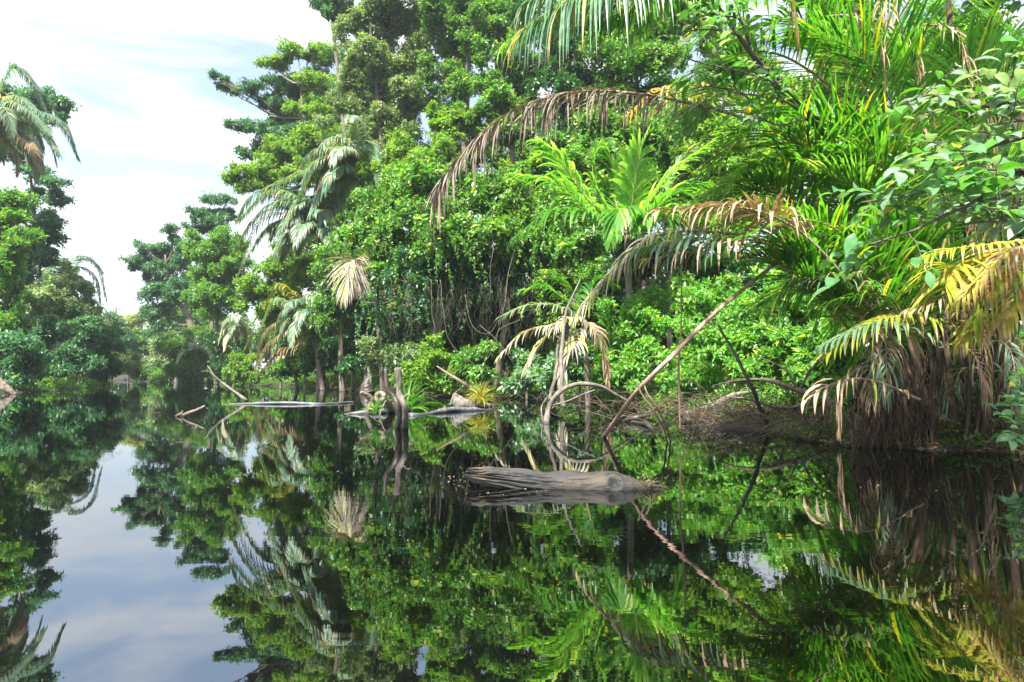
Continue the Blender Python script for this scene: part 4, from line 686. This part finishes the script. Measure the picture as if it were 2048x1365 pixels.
sticks('cut_log', 'smooth grey log end rising out of the water right of the stubs', 'log', [([wp(985, 818, -.12), at(940, 812, 21.6), at(903, 800, 21.4)], [.16, .2, .21])], 'palebark', k=14)
sticks('leaning_stick', 'pale yellowish stick leaning left above the smooth grey log', 'stick', [([wp(990, 812, -.05), at(940, 778, 22), at(872, 732, 22.2)], [.07, .06, .03]), ([at(930, 771, 22), at(905, 790, 21.8)], [.02, .01])], 'tanwood')
sticks('thin_log', 'long thin log lying flat on the water left of the hollow log', 'log', [([wp(456, 809, .0), wp(560, 808, .02), wp(640, 808, .02), wp(710, 806, .0)], [.04, .06, .07, .05])], 'bleached', k=10)
sticks('dead_branch', 'forked dead branch curving up out of the water left of the thin log', 'branch', [([wp(492, 808, -.1), at(488, 798, 27), at(440, 762, 27.4), at(415, 732, 27.6)], [.07, .06, .035, .02]), ([at(440, 762, 27.4), at(420, 745, 27.3), at(402, 743, 27.2)], [.03, .012])], 'palebark')
sticks('dead_branch', 'V-shaped driftwood branch poking up from open water on the left', 'branch', [([wp(354, 834, -.05), at(375, 829, 17.6), at(410, 812, 17.6)], [.06, .05, .03]), ([wp(352, 834, 0), at(362, 828, 17.8), at(366, 822, 17.8)], [.04, .02])], 'bark')
sticks('dead_branch', 'tiny dark twig standing in open water on the far left', 'branch', [([wp(312, 826, -.05), at(313, 820, 19.5), at(311, 812, 19.5)], [.03, .012]), ([wp(306, 826, 0), wp(322, 825, .03)], [.02, .01])], 'darkbark')
sticks('arched_branch', 'grey branch arching over the water right of the leafy-wall hollow', 'branch', [([wp(1098, 868, -.2), at(1095, 830, 15.6), at(1108, 795, 15.6), at(1150, 770, 15.7), at(1200, 772, 15.9), at(1240, 792, 16.1), at(1275, 815, 16.4)], [.075, .065, .058, .05, .04, .03, .02]), ([at(1100, 800, 15.6), at(1112, 740, 15.7), at(1116, 690, 15.8)], [.045, .04, .02]), ([wp(1086, 850, -.05), at(1084, 815, 15.8), at(1096, 793, 15.8), at(1120, 778, 15.8)], [.018, .015, .01]), ([at(1104, 812, 15.6), at(1140, 800, 15.5), at(1190, 780, 15.4)], [.02, .012])], 'palebark', k=10, crook=.01)
sticks('gnarled_branch', 'gnarled mossy branch lying on the bank below the green frond', 'branch', [([at(1760, 845, 13.4), at(1680, 815, 14.2), at(1600, 785, 14.8), at(1545, 762, 15), at(1480, 758, 15.2), at(1420, 772, 15.4)], [.075, .07, .06, .045, .03, .012]), ([at(1600, 780, 14.8), at(1620, 740, 14.7), at(1655, 715, 14.6)], [.035, .012]), ([at(1640, 800, 14.4), at(1560, 815, 14.2), at(1480, 800, 14.2), at(1430, 815, 14.2)], [.035, .03, .02, .01]), ([at(1690, 818, 14.1), at(1600, 848, 13.6), at(1520, 838, 13.6)], [.03, .02, .01]), ([at(1600, 786, 14.8), at(1570, 740, 14.9), at(1520, 715, 15)], [.03, .02, .008])], 'bark', crook=.02)
sticks('fallen_branch', 'pale fallen branch with side twigs lying on the mud right of the twin sticks', 'branch', [([wp(1370, 832, -.02), at(1420, 815, 17.6), at(1470, 790, 17.5), at(1520, 780, 17.4)], [.1, .1, .06, .03]), ([at(1430, 812, 17.6), at(1390, 822, 17), at(1360, 828, 16.6)], [.03, .015]), ([at(1460, 795, 17.5), at(1500, 800, 17), at(1540, 815, 16.4)], [.03, .012])], 'palebark', crook=.015)
sticks('half_sunken_log', 'bleached half-sunken log on the water under the fallen branch', 'log', [([wp(1440, 842, -.02), wp(1500, 850, .02), wp(1560, 858, -.02)], [.07, .1, .05])], 'bleached', k=10)
sticks('sunken_branch', 'black wet forked branch touching the water behind the slanting pole', 'branch', [([wp(1245, 843, .0), at(1270, 836, 15.6), at(1300, 830, 15.7)], [.03, .05, .03]), ([wp(1265, 845, .02), wp(1310, 850, .06)], [.05, .03]), ([wp(1290, 846, .1), wp(1320, 872, -.05)], [.05, .04])], 'darkbark')
sticks('bank_log', 'pale log at the waterline on the extreme left edge', 'log', [([at(-30, 752, 37), at(5, 772, 37), at(32, 792, 37)], [.3, .24, .1])], 'bark', k=12)
for lab, x, y0, y1, D in [('thin white trunk standing at the water under the small dark palm', 404, 764, 690, 82), ('thin dark trunk left of the thin white trunk', 352, 764, 715, 90), ('pale dead stem rising behind the tuft right of the small palm', 742, 790, 690, 40), ('short broad dead stump with roots under the dead fan frond', 735, 784, 755, 40)]:
    sticks('dead_tree', lab, 'dead tree', [([at(x, y0 + 4, D), at(x - 2, (y0 + y1) / 2, D), at(x + 4, y1, D)], [.25 if 'white' in lab or 'dark' in lab else (.5 if 'stump' in lab else .09), .12 if 'stump' not in lab else .3, .07])], 'palebark' if 'white' in lab or 'pale' in lab else 'darkbark', k=8)
sticks('dead_tree', 'thin grey trunk rising behind the arched branch into the withered palm', 'dead tree', [([at(1128, 815, 19), at(1120, 740, 19.2), at(1128, 650, 19.6), at(1160, 560, 20)], [.07, .06, .045, .02])], 'palebark')
# lianas
r = rng_of('liana')
for lab, P in [('straight pale liana hanging down the middle of the leafy wall', [(983,430,30.8),(985,500,30.7),(980,598,30.6)]), ('long liana sloping down to the water through the dark hollow', [(1030,500,31),(1010,590,30.5),(995,660,30),(965,740,29.5)]),
               ('liana looping in the dark hollow', [(930,590,32),(940,640,31.8),(960,665,31.7),(985,660,31.8),(1010,600,32)]), ('forked liana left of the straight pale one', [(880,560,31),(886,620,30.8),(905,690,30.6),(950,730,30.4)]),
               ('liana sloping across the lower hollow', [(960,650,30.6),(1000,690,30.4),(1040,740,30.2)]), ('long thin cord hanging beside the dark leaf curtain', [(862,560,31.4),(864,620,31.2),(870,660,31.2)]), ('pale hooked liana against the upper right of the hollow', [(1040,640,30.8),(1000,660,30.6),(985,700,30.4),(960,735,30)])]:
    sticks('liana', lab, 'vine', [([at(*q) for q in P], [.02, .015, .01])], 'vinewood', 'lianas in the dark hollow', k=5, crook=.012)
g = Geo()
for k in range(150):
    px = 780 + 330 * r.random(); py = 540 + 60 * r.random(); D = 31.5 + 2 * r.random(); p = at(px, py, D); L = 1.2 + 2.2 * r.random()
    g.tube(spline([p, p + [.2 * (r.random() - .5), 0, -L * .5], p + [.6 * (r.random() - .5), .1, -L]], 9), [.008, .004], 4, .06, r.random() * 6)
tag(g.build('vine_tangle', M['vinewood']), 'tangle of fine brown vines and roots hanging in the dark hollow', 'vines', kind='stuff')
# twig tangle on the waterline
g = Geo()
for (x0, x1, y0, y1, D0, D1, n_, h) in [(1190,1380,835,800,15,19,70,70), (1380,1620,862,810,12.5,17,110,75), (1000,1200,812,800,20,27,45,40), (1600,1760,880,850,11.2,12.6,60,80), (640,780,782,776,38,50,50,40)]:
    for k in range(n_):
        px = x0 + (x1 - x0) * r.random(); D = D0 + (D1 - D0) * r.random(); b = at(px, 750 + 1500 / D, D); b[2] = -.03 + .25 * r.random() * (D > D0 + 1); L = (.4 + 1.1 * r.random()) * h / 70; a = r.random() * 3.14; d = np.array([math.cos(a) * 1.1, .4 * (r.random() - .5), .15 + .6 * r.random() ** 2])
        g.tube(spline([b, b + d * L * .5 + [0, 0, .12 * L], b + d * L - [0, 0, .1 * L]], 8), [.005 + .012 * r.random() ** 2, .003], 5, .05, r.random() * 6)
for k in range(900):
    px = 1380 + 700 * r.random(); D = 9.7 + 2.4 * r.random() + (2048 - px) * .0075; b = at(px, 890, D); b[2] = .0 + .35 * r.random() ** 2; L = .25 + .8 * r.random(); d = rdir(r, 1)[0] * [1, .4, .55]
    g.tube(spline([b, b + d * L * .5 + [0, 0, .12 * L], b + d * L - [0, 0, .15 * L]], 7), [.004 + .012 * r.random() ** 2, .003], 5, .06, r.random() * 6)
tag(g.build('twig_litter', M['driftwood']), 'tangle of dry fallen twigs along the muddy waterline', 'twigs', kind='stuff')

# grass-like plants
def tuft(name, label, base, n_, L, W, mt, spread=.8, g_=.9):
    r = rng_of(label); b = np.array(base, float); t0 = thing(name, label, 'plant', b); g = Geo(); a = r.random(n_) * 6.28; e = (.25 + .75 * r.random(n_)); d = np.stack([np.cos(a) * spread * (1.1 - e), np.sin(a) * spread * (1.1 - e), e], -1)
    g.blades(b + rdir(r, n_) * .05, d, rdir(r, n_), L * (.6 + .5 * r.random(n_)), W, g_, r, 6, (.8, 1, .9, .6, .3, .03)); g.build('blades', M[mt], t0)
tuft('spiky_plant', 'spiky bright green plant growing right behind the grey upright stub', wp(812, 822), 60, 1.5, .06, 'p_green', 1.3, .8)
tuft('grass_tuft', 'yellowish feathery tuft growing on the smooth grey log', at(962, 808, 21.5), 110, .95, .035, 'p_yellow', .55, 1.2)
tuft('fern_tuft', 'small green tuft on the bleached hollow log', wp(752, 826, .2), 40, .5, .03, 'p_green')

# undergrowth carpet on the banks
r = rng_of('cover'); g = Geo(); xs = []; 
N0 = 42000; px = -60 + 2160 * r.random(N0); D = 10 + 90 * r.random(N0) ** 1.6; x = (px - 1024) * D / F; y = D; d = np.maximum(sdist(x, y, RB), sdist(x, y, LB)); k = (d > .1) & (d < 8) & ((y > 17) | (r.random(len(x)) < .12)); x, y, d = x[k], y[k], d[k]
z = gheight(x, y); hgt = np.clip(.12 + d * .22, 0, 1.3) * r.random(len(x)); P = np.stack([x, y, z + hgt], -1); P = np.repeat(P, 7, 0) ; P = P + rdir(r, len(P)) * .22; P[:, 2] = np.maximum(P[:, 2], .06)
sz = np.interp(P[:, 1], [10, 30, 100], [.10, .18, .4]); g.leaves(P, rdir(r, len(P)) + [0, 0, .2], nrm(rdir(r, len(P)) * .5 + [0, 0, 1]), sz * (.7 + .6 * r.random(len(P))), sz * .45, r, r.random(len(P)))
tag(g.build('ground_cover', M['mid']), 'low leafy undergrowth carpeting the banks', 'undergrowth', kind='stuff')

# muddy floating mat of roots in front of the palm clump
r = rng_of('mat'); g = Geo()
nu, nv = 70, 16; u = np.linspace(0, 1, nu); v = np.linspace(0, 1, nv); U, V = np.meshgrid(u, v, indexing='ij')
A = np.array([wp(1400 + 420 * t_, 856 + 34 * t_)[:2] for t_ in u]); xx = A[:, 0][:, None] + .25 * V; yy = A[:, 1][:, None] + 1.3 * V
q = np.stack([xx.ravel(), yy.ravel()], -1); zz = -.04 + .22 * np.sin(np.pi * V).ravel() ** .6 * np.clip(np.sin(np.pi * U).ravel() * 2, 0, 1) * (.75 + .8 * vn(q, 3.5)); ii, jj = np.meshgrid(np.arange(nu - 1), np.arange(nv - 1), indexing='ij'); a_ = (ii * nv + jj).ravel()
g.add(np.stack([xx.ravel(), yy.ravel(), zz], -1), np.stack([a_, a_ + nv, a_ + nv + 1, a_ + 1], -1)); o = g.build('root_mat', M['fibre'], loc=tuple(wp(1600, 875)), smooth=True); tag(o, 'dark brown mat of mud and roots at the waterline left of the stem cluster', 'root mat')
g = Geo(); k = r.integers(0, len(q), 260)
for a_ in k:
    p = np.array([q[a_][0], q[a_][1], zz[a_]]); d = rdir(r, 1)[0] * [1, .5, .3]; g.tube([p, p + d * .12 + [0, 0, .04], p + d * .28], [.008, .004], 4, .05, r.random() * 6)
g.build('root_fibres', M['tanwood'], o)

# ================================================================== THE MAIN LOG
r = rng_of('log'); a = wp(932, 972); b = wp(1300, 978); nu, nv = 240, 130
u = np.linspace(0, 1, nu)[:, None]; th = np.linspace(0, 2 * np.pi, nv, endpoint=False)[None]
ax = a + (b - a) * u[..., None]; L = np.linalg.norm((b - a)[:2]); ex = nrm(b - a); ey = np.array([-ex[1], ex[0], 0])
rad = np.interp(u, [0, .04, .15, .3, .42, .5, .62, .75, .83, .90, .96, 1], [.035, .075, .105, .125, .118, .125, .135, .142, .145, .125, .07, .012])
zc = np.interp(u, [0, .1, .3, .45, .6, .8, 1], [.115, .095, .055, .03, .02, .015, -.015])
left = np.clip((.5 - u) / .3, 0, 1)
gro = .16 * np.sin(th * 17 + u * 5 + 2 * np.sin(u * 9)) + .12 * np.sin(th * 31 - u * 7 + 1.5 * np.sin(th * 3))
pt = np.stack([u * 1.7 + 0 * th, np.cos(th) * .3 + 0 * u, np.sin(th) * .3 + 0 * u], -1)
rr = rad * (1 + left * gro + .10 * vn(pt, 3.2, 1) + .04 * vn(pt, 14, 2) + (1 - left) * .05 * np.sin(u * 26 + np.cos(th)))
kn = np.exp(-(((u - .81) / .028) ** 2 + ((np.angle(np.exp(1j * (th - 2.75)))) / .34) ** 2)); rim = np.exp(-((np.sqrt(((u - .81) / .042) ** 2 + ((np.angle(np.exp(1j * (th - 2.75)))) / .5) ** 2) - 1) / .3) ** 2)
rr = rr - .05 * kn + .010 * rim
for c0, ph_, dp in [(.5, 2.0, .02), (.62, 2.5, .014), (.45, 2.9, .018), (.7, 1.5, .014), (.35, 2.4, .02), (.88, 2.2, .012)]: rr = rr - dp * np.exp(-((np.angle(np.exp(1j * (th - ph_ - .12 * np.sin(u * 30 + ph_)))) / .045) ** 2)) * np.exp(-((u - c0) / .09) ** 4)
rr = rr - np.clip(.12 - u, 0, 1) * .55 * (np.sin(th * 5 + 1) > .2)
ez = np.array([0, 0, 1.]); flat_ = 1 - .25 * left
P = ax[:, :, :] + zc[..., None] * ez + rr[..., None] * (np.cos(th)[..., None] * ey + (np.sin(th) * flat_)[..., None] * ez)
ii, jj = np.meshgrid(np.arange(nu - 1), np.arange(nv), indexing='ij'); j2 = (jj + 1) % nv
g = Geo(); g.add(P.reshape(-1, 3), np.stack([ii * nv + jj, ii * nv + j2, (ii + 1) * nv + j2, (ii + 1) * nv + jj], -1).reshape(-1, 4)); g.add([P[0].mean(0)], None, None)
g.T.append(np.array([(nu * nv, (q + 1) % nv, q) for q in range(nv)]))
o = tag(g.build('fallen_log', M['log'], loc=tuple((a + b) / 2), smooth=True), 'weathered grey log with a splintered left end lying in the water in front', 'log')
for k in range(16):
    t0_ = .02 + .16 * r.random(); ph = .2 + 2.6 * r.random(); i = int(t0_ * nu) + 8; j = int(ph / 6.283 * nv); p = P[i, j]; g = Geo(); ln = .04 + .12 * r.random()
    g.tube(spline([p + ex * .15 - ez * .01, p + ez * .006, p - ex * ln + ez * (.035 * r.random() - .01)], 12), [.012, .016, .003], 6, .012, r.random() * 6); g.build('splinter', M['log'], o, smooth=True)
g = Geo()
for k in range(60):
    p = b + ex * (-.16 + .24 * r.random()) + ey * (-.1 + .16 * r.random()) + ez * (-.02 + .06 * r.random()); d = nrm(rdir(r, 1)[0] * [1, .6, .5] + ex * .7); g.tube([p, p + d * .06 + ez * .02, p + d * (.1 + .1 * r.random())], [.004, .002], 4, .04, r.random() * 6)
g.build('root_hairs', M['tanwood'], o)

# floating leaf specks
r = rng_of('specks'); g = Geo(); n_ = 190; px = np.concatenate([880 + 220 * r.random(60), 150 + 1750 * r.random(n_ - 60)]); py = np.concatenate([950 + 40 * r.random(60), 800 + 190 * r.random(n_ - 60) ** 1.3])
P = np.array([wp(x, max(y, 800), .004) for x, y in zip(px, py)]); k = (np.maximum(sdist(P[:, 0], P[:, 1], RB), sdist(P[:, 0], P[:, 1], LB)) < 0); P = P[k]; n_ = len(P); d = rdir(r, n_) * [1, 1, 0]
s_ = .018 + .03 * r.random(n_) ** 2; g.leaves(P, d, np.tile([0, 0, 1.], (n_, 1)), s_, s_ * .5, r, r.random(n_)); tag(g.build('floating_leaves', M['p_grey']), 'scattered small dead leaves floating on the dark water', 'leaves', kind='stuff')

# leaf litter and grass along the near right bank
r = rng_of('litter'); n_ = 60000; x = 1 + 11 * r.random(n_); y = 8.5 + 16 * r.random(n_); d = sdist(x, y, RB); k = (d > -.15) & (d < 3.5); x, y = x[k][:15000], y[k][:15000]; P = np.stack([x, y, gheight(x, y) + .012], -1); k = P[:, 2] > .0; P = P[k]; n_ = len(P)
g = Geo(); dd = rdir(r, n_) * [1, 1, .25]; s_ = .05 + .12 * r.random(n_) ** 2; g.leaves(P, dd, nrm(rdir(r, n_) * .4 + [0, 0, 1]), s_, s_ * .45, r, r.random(n_))
tag(g.build('leaf_litter', M['litter']), 'brown fallen leaves lying on the mud of the near bank', 'leaves', kind='stuff')
n_ = 30000; x = 1 + 11 * r.random(n_); y = 8.5 + 16 * r.random(n_); d = sdist(x, y, RB); k = (d > -.05) & (d < .7) & (vn(np.stack([x, y], -1), 1.6, 4) > -.1); x, y = x[k][:4200], y[k][:4200]; n_ = len(x); P = np.stack([x, y, gheight(x, y)], -1)
g = Geo(); g.blades(P, rdir(r, n_) * [.8, .8, .2] + [-.15, -.35, .7], rdir(r, n_), .16 + .34 * r.random(n_), .014, 1.9, r, 5, (.8, 1, .9, .6, .3, .03)); tag(g.build('bank_grass', M['grass']), 'grass and fern blades drooping over the edge of the near bank', 'grass', kind='stuff')

# ------------------------------------------------------------------ humid air
me = bpy.data.meshes.new('haze'); x0, x1, y0, y1, z0, z1 = -1200, 1200, -1000, 1300, -4, 75
me.from_pydata([(x, y, z) for x in (x0, x1) for y in (y0, y1) for z in (z0, z1)], [], [(0, 1, 3, 2), (4, 6, 7, 5), (0, 4, 5, 1), (2, 3, 7, 6), (0, 2, 6, 4), (1, 5, 7, 3)])
m, t = newmat('humid_air'); pv = t.nodes.new('ShaderNodeVolumePrincipled'); pv.inputs['Color'].default_value = (.82, .92, 1, 1); pv.inputs['Density'].default_value = .00045; pv.inputs['Anisotropy'].default_value = .3
o = t.nodes.new('ShaderNodeOutputMaterial'); t.links.new(pv.outputs[0], o.inputs['Volume']); me.materials.append(m)
o = bpy.data.objects.new('haze', me); COL.objects.link(o); tag(o, 'thin humid air over the river', None, kind='stuff')
